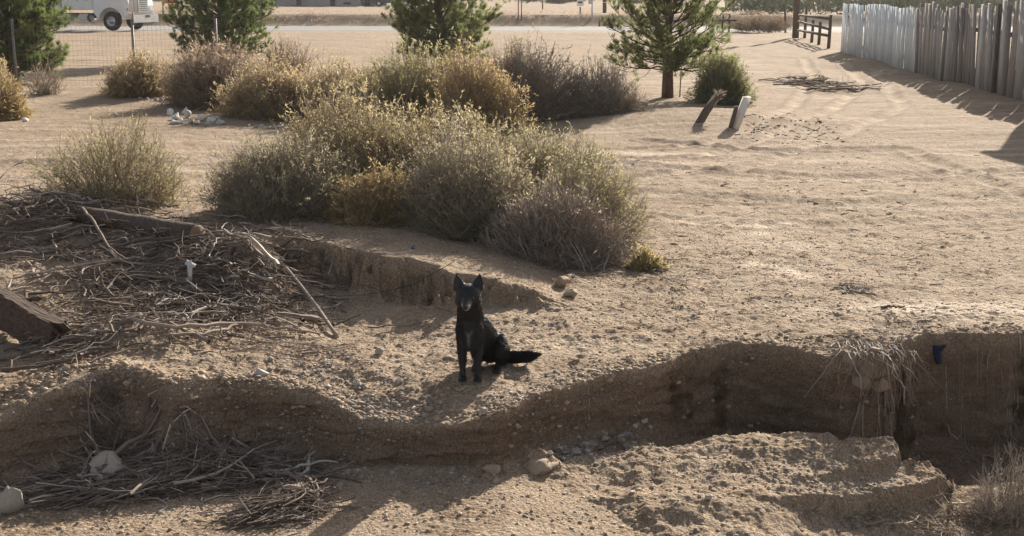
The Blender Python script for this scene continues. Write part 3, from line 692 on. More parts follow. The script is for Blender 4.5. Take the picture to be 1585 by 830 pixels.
def disc_y(name, c, prof, mat, parent, n=28):
    """lathe about the local Y axis: prof = (r, y)"""
    b = Bag(); a = np.arange(n) * 2 * math.pi / n; p = np.array(prof)
    V = np.stack([c[0] + p[:, 0, None] * np.cos(a), c[1] + np.repeat(p[:, 1, None], n, 1), c[2] + p[:, 0, None] * np.sin(a)], -1)
    idx = np.arange(len(p) * n).reshape(len(p), n); nx = np.roll(idx, -1, 1)
    b.add(V, np.stack([idx[:-1], nx[:-1], nx[1:], idx[1:]], -1).reshape(-1, 4)); return b.build(name, mat, parent, True)

# ------------------------------------------------------------ truck
M_TRUCK = simple('white_truck_paint', (.78, .79, .81), (.70, .71, .73), 1.5, .35, spec=.5)
M_TYRE = simple('tyre_rubber', (.035, .033, .032), (.02, .02, .02), 20, .9)
M_CHROME = simple('polished_metal', (.50, .50, .50), (.40, .40, .40), 3, .35, metal=.85)
M_BLACK = simple('black_steel', (.05, .048, .046), (.03, .03, .03), 9, .7)
M_GLASS = simple('dark_glass', (.03, .035, .04), (.02, .025, .03), 2, .08, spec=.6)
M_LAMP = simple('headlamp_lens', (.85, .85, .86), (.8, .8, .8), 3, .15, spec=.6)
M_AMBER = simple('amber_lens', (.75, .32, .05), (.7, .28, .04), 3, .3)
tx, ty = P(190, 47, .08)
tr = thing('service_truck', 'big white bonneted truck with chrome tank parked on the road, left', 'truck', (tx, ty + .35, .07), R(-20))
def wheel(x, ysign, dual=False):
    yc = 1.02 * ysign; s = ysign
    ty_ = disc_y('wheel', (x, yc, .53), [(.29, -.15 * s), (.44, -.16 * s), (.51, -.13 * s), (.53, -.06 * s), (.53, .06 * s), (.51, .13 * s), (.44, .16 * s), (.29, .15 * s)], M_TYRE, tr)
    disc_y('rim', (x, yc, .53), [(.30, .15 * s), (.27, .10 * s), (.20, .06 * s), (.12, .13 * s), (.11, .18 * s), (.0, .19 * s)] if not dual else [(.30, .15 * s), (.26, .02 * s), (.12, -.02 * s), (.11, .08 * s), (0, .09 * s)], M_CHROME, ty_)
    for k in range(8):
        a = k * math.pi / 4; b = Bag(); 
    return ty_
wheel(0, -1); wheel(0, 1)
for q in (-5.6, -6.95): wheel(q, -1, True); wheel(q, 1, True)
arch = [(.78 * math.cos(a), .53 + .74 * math.sin(a)) for a in np.linspace(0.12, math.pi - .12, 14)]
body = [(1.15, .95), (1.22, 1.35), (1.12, 1.75), (.2, 1.95), (-1.15, 2.05), (-1.15, .98), (-.86, .62)] + arch[::-1]
outline('hood', body, -1.12, 1.12, M_TRUCK, tr)
fl = [(.90 * math.cos(a), .53 + .86 * math.sin(a)) for a in np.linspace(.1, math.pi - .1, 16)]
for sy in (-1, 1):
    outline('fender_lip', fl + arch[::-1], sy * 1.12, sy * 1.19, M_TRUCK, tr)
outline('cab', [(-1.17, 1.12), (-1.17, 2.05), (-1.55, 2.85), (-1.8, 2.98), (-3.2, 2.98), (-3.25, 1.12)], -1.16, 1.16, M_TRUCK, tr, .03)
outline('windshield', [(-1.165, 2.12), (-1.50, 2.80), (-1.46, 2.80), (-1.13, 2.12)], -.98, .98, M_GLASS, tr)
for sy in (-1, 1):
    d = outline('door', [(-1.28, 1.16), (-1.28, 2.0), (-1.62, 2.78), (-2.3, 2.78), (-2.3, 1.16)], sy * 1.165, sy * 1.185, M_TRUCK, tr)
    outline('window', [(-1.42, 1.98), (-1.72, 2.68), (-2.2, 2.68), (-2.2, 1.98)], sy * 1.187, sy * 1.195, M_GLASS, d)
    outline('vent_window', [(-1.36, 1.66), (-1.36, 1.86), (-1.72, 1.86), (-1.72, 1.66)], sy * 1.187, sy * 1.195, M_GLASS, d)
    rbox('handle', (-2.15, sy * 1.20, 1.62), (.16, .03, .04), M_CHROME, d, .008)
    rbox('mirror', (-1.2, sy * 1.42, 2.25), (.10, .22, .42), M_TRUCK, tr, .03)
    rbox('step', (-1.75, sy * 1.05, .42), (.95, .24, .05), M_CHROME, tr, .01)
    rbox('fuel_tank', (-1.80, sy * .98, .70), (.98, .34, .42), M_CHROME, tr, .10)
    rbox('tank_strap', (-1.5, sy * .98, .70), (.05, .36, .44), M_BLACK, tr, .10)
    rbox('tool_box', (-3.15, sy * .98, .70), (.95, .34, .40), M_CHROME, tr, .04)
    rbox('marker_lamp', (-.1, sy * 1.2, 1.42), (.05, .03, .04), M_AMBER, tr, .005)
outline('body_box', [(-3.40, 1.16), (-3.40, 3.25), (-8.4, 3.25), (-8.4, 1.16)], -1.2, 1.2, M_TRUCK, tr, .03)
for k, q in enumerate((-4.15, -5.2, -6.25, -7.3)):
    d = rbox('locker_door', (q, -1.212, 1.75), (.86, .03, 1.05), M_TRUCK, tr, .008); rbox('latch', (q + .3, -1.235, 1.7), (.05, .02, .12), M_CHROME, d, .004)
rbox('chassis_rail', (-3.9, -.45, .80), (8.6, .10, .26), M_BLACK, tr, .01); rbox('chassis_rail', (-3.9, .45, .80), (8.6, .10, .26), M_BLACK, tr, .01)
rbox('bumper', (1.38, 0, .66), (.20, 2.36, .44), M_CHROME, tr, .03)
rbox('number_plate', (1.49, .15, .78), (.012, .40, .14), M_BLACK, tr, .002)
rbox('grille', (1.24, 0, 1.38), (.07, 1.05, .75), M_CHROME, tr, .02)
for k in range(6): rbox('grille_bar', (1.282, 0, 1.10 + k * .11), (.02, .95, .035), M_BLACK, tr, .004)
for sy in (-1, 1):
    h = rbox('headlight', (1.15, sy * .90, 1.18), (.20, .40, .26), M_LAMP, tr, .05); rbox('turn_lamp', (1.10, sy * 1.12, 1.16), (.12, .04, .14), M_AMBER, h, .01)
    rbox('mud_flap', (-7.6, sy * 1.02, .60), (.02, .55, .6), M_BLACK, tr, .004)
disc_y('exhaust_stack', (-3.32, -1.0, 2.2), [(0.0, 0), (.01, .01)], M_CHROME, tr, 6) if False else None
b = Bag(); tubes(b, [[[-3.3, -.8, 1.0], [-3.3, -.8, 3.4], [-3.38, -.8, 3.6]]], [[.07, .07, .07]], 10); b.build('exhaust_stack', M_CHROME, tr, True)

# ------------------------------------------------------------ far building and car
M_STUCCO = simple('grey_stucco', (.40, .37, .34), (.34, .31, .285), .8, .95)
M_STUCCOD = simple('dark_stucco', (.24, .205, .18), (.20, .17, .15), .8, .95)
M_ROOF = simple('roof_felt', (.22, .19, .17), (.17, .15, .13), 3, .95)
hy = 140.0
def hx(px): return (px - 792.5) / F * hy * .99
hs = thing('far_building', 'low grey building with dark doors and windows far beyond the road', 'building', (hx(500), hy, ground_z(hx(500), hy) - .05))
def hb(name, p0, p1, z0, z1, dy0, dy1, mat, par=None, bev=0):
    x0, x1 = hx(p0) - hx(500), hx(p1) - hx(500)
    return rbox(name, ((x0 + x1) / 2, (dy0 + dy1) / 2, (z0 + z1) / 2), (x1 - x0, dy1 - dy0, z1 - z0), mat, par or hs, bev)
hb('wall', 408, 478, -.3, 3.0, .8, 7, M_STUCCO); hb('wall', 478, 560, -.3, 3.0, 0, 7, M_STUCCO); hb('wall', 560, 586, -.3, 2.7, 1.0, 7, M_STUCCOD); hb('wall', 586, 598, -.3, 2.7, 2.0, 7, M_STUCCOD)
hb('wall', 340, 408, -.3, 3.0, 1.6, 7, M_STUCCOD)
for a_, b2, z0, z1, d_, k in ((413, 429, .02, 2.1, .8, 'door'), (434, 457, .95, 1.9, .8, 'window'), (460, 468, .02, 2.1, .8, 'door'), (488, 508, .90, 1.9, 0, 'window'), (514, 522, .02, 2.1, 0, 'door'), (534, 546, .22, .48, 0, 'vent'), (565, 575, .02, 2.0, 1.0, 'door'), (350, 372, .9, 1.9, 1.6, 'window')):
    f = hb('frame' if k == 'vent' else k, a_, b2, z0, z1, d_ - .06, d_ + .04, M_STUCCOD if k != 'window' else M_STUCCO)
    hb('pane' if k == 'window' else ('grating' if k == 'vent' else 'leaf'), a_ + .8, b2 - .8, z0 + .05, z1 - .06, d_ - .09, d_ - .05, M_GLASS if k == 'window' else M_BLACK, f)
hb('roof', 336, 602, 3.0, 3.22, -.7, 7.6, M_ROOF); hb('chimney', 520, 526, 3.22, 4.0, 4, 5, M_STUCCO)
cx_ = hx(612); M_CARP = simple('dark_car_paint', (.04, .042, .05), (.03, .03, .035), 2, .3, spec=.5)
car = thing('parked_car', 'dark car parked beside the far building, half behind the middle pine', 'car', (cx_, hy - 2, ground_z(cx_, hy - 2) + .02), R(180))
outline('body', [(-2.2, .32), (-2.25, .8), (-1.5, .95), (-1.0, 1.42), (.6, 1.45), (1.15, 1.0), (2.1, .88), (2.2, .35)], -.86, .86, M_CARP, car, .04)
for sy in (-1, 1):
    outline('window', [(-1.22, .96), (-.92, 1.34), (.55, 1.37), (.95, 1.0)], sy * .862, sy * .875, M_GLASS, car)
    for q in (-1.4, 1.35):
        w_ = disc_y('wheel', (q, sy * .80, .33), [(.18, -.10 * sy), (.32, -.10 * sy), (.33, 0), (.32, .10 * sy), (.18, .10 * sy)], M_TYRE, car, 18); disc_y('rim', (q, sy * .80, .33), [(.19, .09 * sy), (.1, .06 * sy), (0, .08 * sy)], M_CHROME, w_, 18)
    rbox('headlight', (2.16, sy * .62, .72), (.08, .30, .14), M_LAMP, car, .02)

# ------------------------------------------------------------ roadside signs and posts
M_TEAL = simple('teal_sign', (.10, .42, .38), (.08, .36, .33), 2, .6)
M_RED = simple('faded_red', (.60, .14, .09), (.62, .30, .24), 1.2, .8)
M_CREAM = simple('faded_cream', (.72, .66, .58), (.62, .55, .47), 2, .8)
M_PLY = simple('orange_plywood', (.46, .24, .13), (.36, .18, .10), 2, .85)
def at_g(px, py):
    x, y = P(px, py, 0); return x, y, ground_z(x, y)
x, y, z = at_g(804, 46); sy_ = y - 2.2 if abs(y - road_y(x)) < 4.6 else y
y = road_y(x) + 5.4; x = (804.5 - 792.5) / F * y; z = ground_z(x, y)
t = thing('road_sign', 'teal sign on two thin dark posts across the road', 'sign', (x, y, z))
for q in (-.10, .10):
    b = Bag(); box(b, (q * 1.0, 0, .95), (.06, .06, 2.3)); b.build('post', M_DARKWOOD, t)
b = Bag(); box(b, (.02, -.04, 2.12), (.42, .02, .55)); b.build('panel', M_TEAL, t)
y = 92; x = (896 - 792.5) / F * y; z = ground_z(x, y)
t = thing('box_sign', 'white boxy sign with two dark slots on a short post', 'sign', (x, y, z))
b = Bag(); box(b, (0, 0, .35), (.09, .09, 1.0)); b.build('post', M_DARKWOOD, t)
bx = rbox('panel', (0, 0, 1.28), (.46, .12, .72), M_WHITEP, t, .01)
rbox('slot', (0, -.066, 1.48), (.26, .012, .13), M_BLACK, bx, 0); rbox('slot', (0, -.066, 1.16), (.30, .012, .10), M_BLACK, bx, 0)
y = 83; x = (914 - 792.5) / F * y; z = ground_z(x, y)
t = thing('white_signpost', 'tall white post holding a small hanging white sign', 'sign post', (x, y, z))
b = Bag(); box(b, (0, 0, .80), (.09, .09, 1.9)); b.build('post', M_WHITEP, t); b = Bag(); box(b, (0, 0, 1.77), (.13, .13, .04)); b.build('cap', M_WHITEP, t)
b = Bag(); box(b, (-.14, -.06, 1.25), (.20, .02, .75)); sp_ = b.build('panel', M_WHITEP, t); b = Bag(); box(b, (-.14, -.075, 1.3), (.12, .008, .4)); b.build('faded_print', simple('faded_grey', (.5, .49, .48)), sp_)
y = 81.5; x = (925.5 - 792.5) / F * y
t = thing('marker_post', 'very short dark marker post right of the white signpost', 'post', (x, y, ground_z(x, y))); b = Bag(); box(b, (0, 0, .22), (.10, .08, .55)); b.build('post', M_DARKWOOD, t); b = Bag(); box(b, (0, -.045, .40), (.08, .01, .08)); b.build('reflector', M_CREAM, t)
y = 101; x = (933 - 792.5) / F * y
t = thing('banded_pole', 'brown pole with pale bands just left of the open pine crown', 'pole', (x, y, ground_z(x, y))); b = Bag(); tubes(b, [[[0, 0, -.2], [0, 0, 3], [0, 0, 6.5]]], [[.15, .14, .12]], 10); b.build('pole', M_DARKWOOD, t, True)
for q in (.75, 1.0, 1.25, 1.5): 
    b = Bag(); tubes(b, [[[0, 0, q], [0, 0, q + .07]]], [[.158, .158]], 10); b.build('band', M_CREAM, t)
y = 118; x = (839 - 792.5) / F * y
t = thing('far_post', 'thin dark post standing alone on the far sand', 'post', (x, y, ground_z(x, y))); b = Bag(); tubes(b, [[[0, 0, -.2], [0, 0, 2.4]]], [[.06, .05]], 8); b.build('post', M_DARKWOOD, t, True); b = Bag(); box(b, (0, 0, 2.43), (.13, .13, .05)); b.build('cap', M_DARKWOOD, t)
# board sign by the dark pine
y = 86; x = (273 - 792.5) / F * y; z = ground_z(x, y)
t = thing('board_sign', 'red and white board on orange timber legs beyond the truck nose', 'sign', (x, y, z), R(12))
b = Bag(); box(b, (-.05, 0, 1.35), (.72, .05, 1.0)); b.build('red_panel', M_RED, t)
b = Bag(); box(b, (.62, .02, 1.2), (.50, .05, 1.5)); b.build('white_panel', M_CREAM, t)
b = Bag(); box(b, (.12, .03, .42), (.42, .04, .80)); b.build('lower_board', M_PLY, t)
for q, l in ((-.35, -.12), (.02, .35), (.80, 0)):
    b = Bag(); tubes(b, [[[q + l, .08, -.1], [q, .08, 1.9]]], [[.05, .05]], 6); b.build('leg', M_PLY, t)
# distant dead fence with a pale shrub
x, y, z = at_g(1118, 50)
t = thing('old_corral_rail', 'short dark rail on posts far right of the open pine', 'fence', (x, y, z))
for q in (-.55, .0, .35): b = Bag(); tubes(b, [[[q, 0, -.1], [q + .03, 0, (.8, 1.0, .5)[int((q + .6) * 2)]]]], [[.06, .05]], 7); b.build('post', M_DARKWOOD, t)
b = Bag(); tubes(b, [[[-.8, -.07, .62], [.75, -.07, .66]]], [[.06, .06]], 7); b.build('rail', M_DARKWOOD, t)

# ------------------------------------------------------------ desert scrub far away
M_SCRUBG = fol('scrub_green', (.10, .105, .07), (.135, .14, .09), (.17, .17, .115), .1)
M_SCRUBT = fol('scrub_tan', (.20, .15, .10), (.28, .21, .145), (.36, .28, .20), .2)
def scrub_blob(B, x, y, w, h, rng, nl=60):
    z = terrain(x, y); n = len(x)
    for k in range(nl):
        th = rng.uniform(0, 6.283, n); r = np.sqrt(rng.uniform(0, 1, n)); zz = np.sqrt(np.clip(1 - r * r, 0, 1)) * rng.uniform(.3, 1, n)
        p = np.c_[x + w * .5 * r * np.cos(th), y + w * .5 * r * np.sin(th), z + h * zz]
        d = np.c_[np.cos(th) * r, np.sin(th) * r, zz + .4] + rng.normal(size=(n, 3)) * .4
        leaves(B, p, d, w * .22, w * .07, rng, np.clip(.5 + .3 * noise(x * .03, y * .03, 3) + rng.normal(size=n) * .2, 0, 1))
rng = np.random.RandomState(11)
fb = 'tan bushes along the far desert edge'
for k, (px, py, wpx, hpx) in enumerate(((1150, 50, 36, 20), (1172, 51, 40, 25), (1198, 52, 34, 22), (1140, 44, 30, 16), (1180, 46, 40, 20), (1208, 48, 30, 20), (1165, 36, 30, 14), (1125, 46, 22, 14), (862, 12, 34, 10), (975, 14, 30, 12), (890, 9, 26, 8), (820, 9, 30, 9), (248, 9, 20, 12), (238, 8, 18, 10))):
    x, y = P(px, py, 0); w = wpx / F * y; h = hpx / F * y
    B = Bag(); z = ground_z(x, y); scrub_blob(B, np.zeros(60) + x + rng.normal(size=60) * w * .22, np.zeros(60) + y + rng.normal(size=60) * w * .22, w * .42, h, rng, 34)
    V = B.V
    for v in V: v -= [x, y, z]
    o = B.build('scrub_bush', M_SCRUBT if py > 20 else M_SCRUBG, None, False, (x, y, z))
    set_props(o, 'hazy tan bush in the row along the far desert edge' if py > 20 else 'small dull green bush on the far sand near the top of the photo', 'bush', fb if py > 20 else 'small green bushes near the top edge')
n = 9000; yy = 95 + 2200 * rng.uniform(0, 1, n) ** 2.2; xx = rng.uniform(-.52, .62, n) * yy
keep = ((xx / yy > .17) | (yy > 165)) & ~((xx / yy < -.05) & (yy < 175)) ; xx, yy = xx[keep], yy[keep]
B = Bag(); s_ = rng.uniform(.9, 2.0, len(xx)) * (1 + yy / 500); scrub_blob(B, xx, yy, 1.3 * s_, .62 * s_, rng, 18)
o = B.build('desert_scrub', M_SCRUBG); set_props(o, 'dull green desert scrub spreading to the horizon', 'scrub', None, 'stuff')
# sparse small scrub and sticks beside the road berm
n = 500; xx = rng.uniform(-34, 18, n); yy = road_y(xx) + 6.0 + rng.normal(size=n) * .5
B = Bag(); scrub_blob(B, xx, yy, .5 * rng.uniform(.5, 1.2, n), .28 * rng.uniform(.5, 1.2, n), rng, 14)
o = B.build('berm_weeds', M_PURPLE); set_props(o, 'low dry weeds along the dark berm beyond the road', 'weeds', None, 'stuff')

# ------------------------------------------------------------ thin haze
bm = bmesh.new(); bmesh.ops.create_cube(bm, size=1)
for v in bm.verts: v.co = (v.co.x * 7000, v.co.y * 5600 + 2400, v.co.z * 13 + 4.5)
me = bpy.data.meshes.new('haze'); bm.to_mesh(me); bm.free()
m = bpy.data.materials.new('haze'); m.use_nodes = True; nt = m.node_tree; nt.nodes.remove(nt.nodes['Principled BSDF'])
pv = nt.nodes.new('ShaderNodeVolumePrincipled'); pv.inputs['Color'].default_value = (.92, .93, .95, 1); pv.inputs['Density'].default_value = .0003; pv.inputs['Anisotropy'].default_value = .2
nt.links.new(pv.outputs[0], nt.nodes['Material Output'].inputs['Volume']); me.materials.append(m)
hz_ = link('haze', me); hz_['kind'] = 'stuff'; hz_['label'] = 'thin pale desert haze fading the far scrub'

# ------------------------------------------------------------ dog
def ellip(bm, c, r, rot=(0, 0, 0), seg=16):
    M = Matrix.Translation(Vector(c)) @ (Matrix.Rotation(rot[2], 4, 'Z') @ Matrix.Rotation(rot[1], 4, 'Y') @ Matrix.Rotation(rot[0], 4, 'X')) @ Matrix.Diagonal((*r, 1))
    bmesh.ops.create_uvsphere(bm, u_segments=seg, v_segments=10, radius=1, matrix=M)
def chain(bm, pts, n=7):
    """overlapping balls along a tapering limb: pts = (x, y, z, r)"""
    for a, b in zip(pts[:-1], pts[1:]):
        for k in range(n + 1):
            f = k / n; q = [a[i] * (1 - f) + b[i] * f for i in range(4)]; ellip(bm, q[:3], (q[3],) * 3, seg=12)
def make_dog():
    bm = bmesh.new()
    # trunk: chest high in front, back falling to the seat behind right
    chain(bm, [(.0, .055, .30, .080), (.02, .11, .315, .084), (.055, .19, .25, .086), (.10, .27, .16, .092), (.125, .315, .105, .088)], 9)
    ellip(bm, (.0, .02, .295), (.085, .065, .10)); ellip(bm, (0, .0, .255), (.06, .05, .08))
    # neck and ruff
    chain(bm, [(.005, .05, .36, .082), (.0, .015, .43, .072), (-.003, -.01, .48, .066)], 5)
    # head
    ellip(bm, (-.003, -.02, .515), (.079, .074, .062)); ellip(bm, (-.006, -.045, .497), (.060, .055, .045))
    chain(bm, [(-.010, -.07, .488, .040), (-.016, -.115, .476, .028), (-.019, -.145, .472, .020)], 5)
    chain(bm, [(-.008, -.06, .462, .030), (-.016, -.12, .456, .016)], 4)
    for s in (-1, 1): ellip(bm, (-.004 + s * .043, -.025, .478), (.040, .048, .040))
    # ears: hollow-fronted triangles
    for s in (-1, 1):
        for k in range(10):
            f = k / 9
            ellip(bm, (-.003 + s * (.050 + .020 * f), -.008 + .006 * f, .545 + .074 * f), (.040 * (1 - f) ** .62 + .006, .015 * (1 - f) + .006, .016), seg=12)
    # front legs
    for s, dx in ((-1, -.047), (1, .054)):
        chain(bm, [(dx * .62, .06, .36, .046), (dx * .86, .052, .28, .046), (dx * 1.0, .045, .20, .033), (dx * .95, .02, .12, .024), (dx * .92, .012, .05, .0195), (dx * .92, .0, .025, .022)], 6)
        for k in range(4): ellip(bm, (dx * .92 + (k - 1.5) * .0125, -.030 - (.008 if k in (1, 2) else 0), .014), (.0095, .022, .013), seg=8)
        ellip(bm, (dx * .92, -.008, .016), (.026, .028, .016))
    # haunches, hocks, hind feet
    for s, (hx_, hy_), (fx_, fy_) in ((1, (.185, .265), (.155, .155)), (-1, (.045, .31), (.02, .20))):
        ellip(bm, (hx_, hy_, .115), (.052, .105, .10), (.35, 0, .25)); ellip(bm, (hx_ + .008 * s, hy_ - .07, .13), (.038, .05, .055))
        chain(bm, [(hx_, hy_ + .04, .03, .026), (hx_ - .01, hy_ - .04, .022, .020), (fx_ + .01, fy_, .018, .021)], 5)
        for k in range(4): ellip(bm, (fx_ + .01 + (k - 1.5) * .012, fy_ - .028, .012), (.009, .02, .011), seg=8)
    # tail lying out to the right
    chain(bm, [(.16, .36, .06, .040), (.22, .35, .040, .034), (.29, .33, .040, .036), (.36, .315, .050, .032), (.41, .305, .064, .017), (.43, .30, .072, .007)], 7)
    me = bpy.data.meshes.new('tmp'); bm.to_mesh(me); bm.free()
    o = bpy.data.objects.new('tmp', me); COL.objects.link(o)
    md = o.modifiers.new('r', 'REMESH'); md.mode = 'VOXEL'; md.voxel_size = .0055; md.use_smooth_shade = True
    ms = o.modifiers.new('s', 'SMOOTH'); ms.factor = .5; ms.iterations = 8
    dg = bpy.context.evaluated_depsgraph_get(); ev = o.evaluated_get(dg); out = bpy.data.meshes.new_from_object(ev)
    bpy.data.objects.remove(o); return out
dme = make_dog()
nv = len(dme.vertices); DV = np.empty(nv * 3); dme.vertices.foreach_get('co', DV); DV = DV.reshape(-1, 3)
DN = np.empty(nv * 3); dme.vertices.foreach_get('normal', DN); DN = DN.reshape(-1, 3)
def white_mask(V):
    c = np.zeros(len(V)); x, y, z = V.T
    # grizzled ring round the nose and a small V with a stripe on the chest
    dn = np.hypot((x + .019), (z - .470)); c = np.maximum(c, (y < -.105) * np.exp(-((dn - .028) / .008) ** 2) * .85 * (z < .482))
    f = (y < .03)
    c = np.maximum(c, f * np.exp(-((np.abs(x + .002) * .9 + .282 - z) / .008) ** 2) * np.clip(1 - np.abs(x + .002) / .034, 0, 1) * (z > .262) * .55)
    c = np.maximum(c, f * np.exp(-((x + .004) / .008) ** 2) * np.exp(-((z - .25) / .035) ** 2) * .30)
    return c
wm = white_mask(DV)
m, nt, b_ = new_mat('black_coat')
c = ramp(nt, [(0, (.0058, .0056, .0060)), (1, (.55, .53, .52))], attr(nt, 'white'))
nt.links.new(c, b_.inputs['Base Color']); b_.inputs['Roughness'].default_value = .45; b_.inputs['Specular IOR Level'].default_value = .5
nt.links.new(bump(nt, nz(nt, 220, 3), .5, .003), b_.inputs['Normal']); M_COAT = m
dme.materials.clear(); dme.materials.append(M_COAT); at = dme.attributes.new('white', 'FLOAT', 'POINT'); at.data.foreach_set('value', wm.astype(np.float32)); dme.name = 'dog'
dx_, dy_, dz_ = G(727, 591)
dog = link('dog', dme, None, (dx_, dy_, dz_ + .006)); dog.scale = (.98, 1.03, 1.06); set_props(dog, 'black prick-eared dog sitting upright on the gully bank facing the camera', 'dog')
rng = np.random.RandomState(5)
k = rng.randint(0, nv, 62000); v = DV[k]; n_ = DN[k]
flow = np.array([.15, .35, -1.0]); flow = np.broadcast_to(flow, n_.shape).copy()
tail = v[:, 0] > .19; tail &= v[:, 2] < .11; flow[tail] = [1, -.25, .25]
head = v[:, 2] > .45; flow[head] = [0, .9, -.35]; ears = v[:, 2] > .56; flow[ears] = [0, .2, 1]
flow = flow - n_ * (flow * n_).sum(1, keepdims=True); flow = unit(flow + 1e-6)
ln = np.full(len(v), .016); ln[v[:, 2] < .10] = .008; ln[head] = .008; ln[ears] = .006; ln[tail] = .032; ln[(v[:, 2] > .28) & (v[:, 2] < .45)] = .017
skip = (v[:, 1] < -.10) | (v[:, 2] < .02); v, n_, flow, ln, kk = v[~skip], n_[~skip], flow[~skip], ln[~skip], k[~skip]
b = Bag(); leaves(b, v - n_ * .001, flow + n_ * .26 + rng.normal(size=v.shape) * .12, ln * rng.uniform(.6, 1.4, len(v)), .0020, rng, 0.5)
b.A = [np.repeat(wm[kk], 4)]
fo = b.build('fur', M_COAT, dog)
a2 = fo.data.attributes.new('white', 'FLOAT', 'POINT'); a2.data.foreach_set('value', np.repeat(wm[kk], 4).astype(np.float32))
def ball(name, c, r, mat, parent, sq=(1, 1, 1)):
    bm = bmesh.new(); bmesh.ops.create_uvsphere(bm, u_segments=16, v_segments=10, radius=r)
    for q in bm.verts: q.co = (q.co.x * sq[0] + c[0], q.co.y * sq[1] + c[1], q.co.z * sq[2] + c[2])
    for f in bm.faces: f.smooth = True
    me = bpy.data.meshes.new(name); bm.to_mesh(me); bm.free(); me.materials.append(mat); return link(name, me, parent)
M_EYE = simple('amber_eye', (.022, .014, .010), (.015, .01, .008), 30, .08, spec=.8); M_NOSE = simple('wet_nose', (.012, .012, .012), (.01, .01, .01), 60, .35, spec=.5)
ball('eye', (-.034, -.084, .508), .0085, M_EYE, dog); ball('eye', (.027, -.086, .508), .0085, M_EYE, dog)
ball('nose', (-.020, -.166, .477), .0115, M_NOSE, dog, (1.15, .8, .85))

# ------------------------------------------------------------ stones
def ico():
    bm = bmesh.new(); bmesh.ops.create_icosphere(bm, subdivisions=1, radius=1); V = np.array([v.co[:] for v in bm.verts]); Fc = np.array([[v.index for v in f.verts] for f in bm.faces]); bm.free(); return V, Fc
def ico2():
    bm = bmesh.new(); bmesh.ops.create_icosphere(bm, subdivisions=3, radius=1); V = np.array([v.co[:] for v in bm.verts]); Fc = np.array([[v.index for v in f.verts] for f in bm.faces]); bm.free(); return V, Fc
IV, IF = ico(); IV2, IF2 = ico2()
def stone_mesh(seed, s=(1, 1, .7), lo=False, rough=.11):
    rng = np.random.RandomState(seed); V = (IV if lo else IV2).copy()
    # chop with random planes for facets
    for k in range(13):
        n = unit(rng.normal(size=3)); d = rng.uniform(.45, .85); h = V @ n; V = V - np.maximum(h - d, 0)[:, None] * n
    if not lo: V += V * (fbm(V[:, 0] * 2 + seed, V[:, 1] * 2 + V[:, 2] * 1.7, 3, 4, .6)[:, None] * rough)
    else: V *= 1 + rng.normal(size=(len(V), 1)) * .12
    return V * s
def gravel(name, label, zones, n, smin, smax, mat, seed):
    """zones: (px, py, spread_px_x, spread_px_y, weight)"""
    rng = np.random.RandomState(seed); zz = np.array(zones, float); w = zz[:, 4] / zz[:, 4].sum()
    xs, ys = [], []
    cnt = rng.multinomial(n, w)
    for (px, py, sx, sy, _), c in zip(zones, cnt):
        x0, y0, z0 = G(px, py); dpx = y0 / F
        # depth extent that spans sy photo pixels on level ground
        dy = sy * dpx * (y0 / max(CAM_H - z0, .5))
        xs.append(x0 + rng.normal(size=c) * sx * dpx); ys.append(y0 + rng.normal(size=c) * dy)
    x = np.concatenate(xs); y = np.concatenate(ys); z = terrain(x, y)
    s = smin * (smax / smin) ** (rng.uniform(0, 1, n) ** 2.6)
    B = Bag(); base = [stone_mesh(50 + i, lo=True) for i in range(8)]
    which = rng.randint(0, 8, n)
    for i in range(8):
        m_ = which == i; c = m_.sum()
        if not c: continue
        a = rng.uniform(0, 6.283, c); V = base[i]; ca, sa = np.cos(a), np.sin(a)
        X = V[None, :, 0] * ca[:, None] - V[None, :, 1] * sa[:, None]; Y = V[None, :, 0] * sa[:, None] + V[None, :, 1] * ca[:, None]
        W = np.stack([X * s[m_][:, None] + x[m_][:, None], Y * s[m_][:, None] * .9 + y[m_][:, None], V[None, :, 2] * s[m_][:, None] * .8 + (z[m_] + s[m_] * .12)[:, None]], -1)
        Fc = IF[None] + (np.arange(c) * len(V))[:, None, None]
        B.add(W, Fc.reshape(-1, 3), np.repeat(rng.uniform(0, 1, c), len(V)))
    o = B.build(name, mat); set_props(o, label, 'gravel', None, 'stuff'); return o
def tint_mat(name, stops, bmp=.004):
    m, nt, b = new_mat(name); n = nz(nt, 40, 4, .6); c = ramp(nt, stops, attr(nt, 'tint'))
    nt.links.new(mixc(nt, .6, c, mixc(nt, 1., c, ramp(nt, [(.3, (.75, .73, .7)), (.7, (1.1, 1.1, 1.1))], n), 'MULTIPLY')), b.inputs['Base Color']); b.inputs['Roughness'].default_value = .9
    b.inputs['Specular IOR Level'].default_value = .2; nt.links.new(bump(nt, n, .5, bmp), b.inputs['Normal']); return m
M_GRAV = tint_mat('gravel_stone', [(0, (.29, .22, .165)), (.45, (.37, .29, .225)), (.8, (.44, .365, .30)), (1, (.52, .45, .385))])
M_GREYGRAV = tint_mat('grey_gravel_stone', [(0, (.20, .165, .14)), (.5, (.32, .27, .23)), (1, (.50, .45, .40))])
M_CLOD = tint_mat('dirt_clod', [(0, (.28, .21, .155)), (.5, (.36, .275, .205)), (1, (.44, .345, .26))])
gravel('gravel', 'coarse tan grit strewn over the gully banks', [(300, 520, 150, 30, 2), (600, 560, 120, 35, 3), (750, 520, 160, 30, 3), (1000, 500, 160, 35, 3), (1250, 480, 200, 30, 3), (1100, 730, 160, 25, 4), (800, 780, 220, 25, 4), (1300, 720, 90, 20, 2), (200, 800, 150, 15, 2), (600, 370, 130, 8, 1.5), (1100, 420, 250, 30, 2), (1450, 800, 100, 15, 1.5), (350, 470, 110, 30, 1.5)], 9500, .004, .020, M_GRAV, 1)
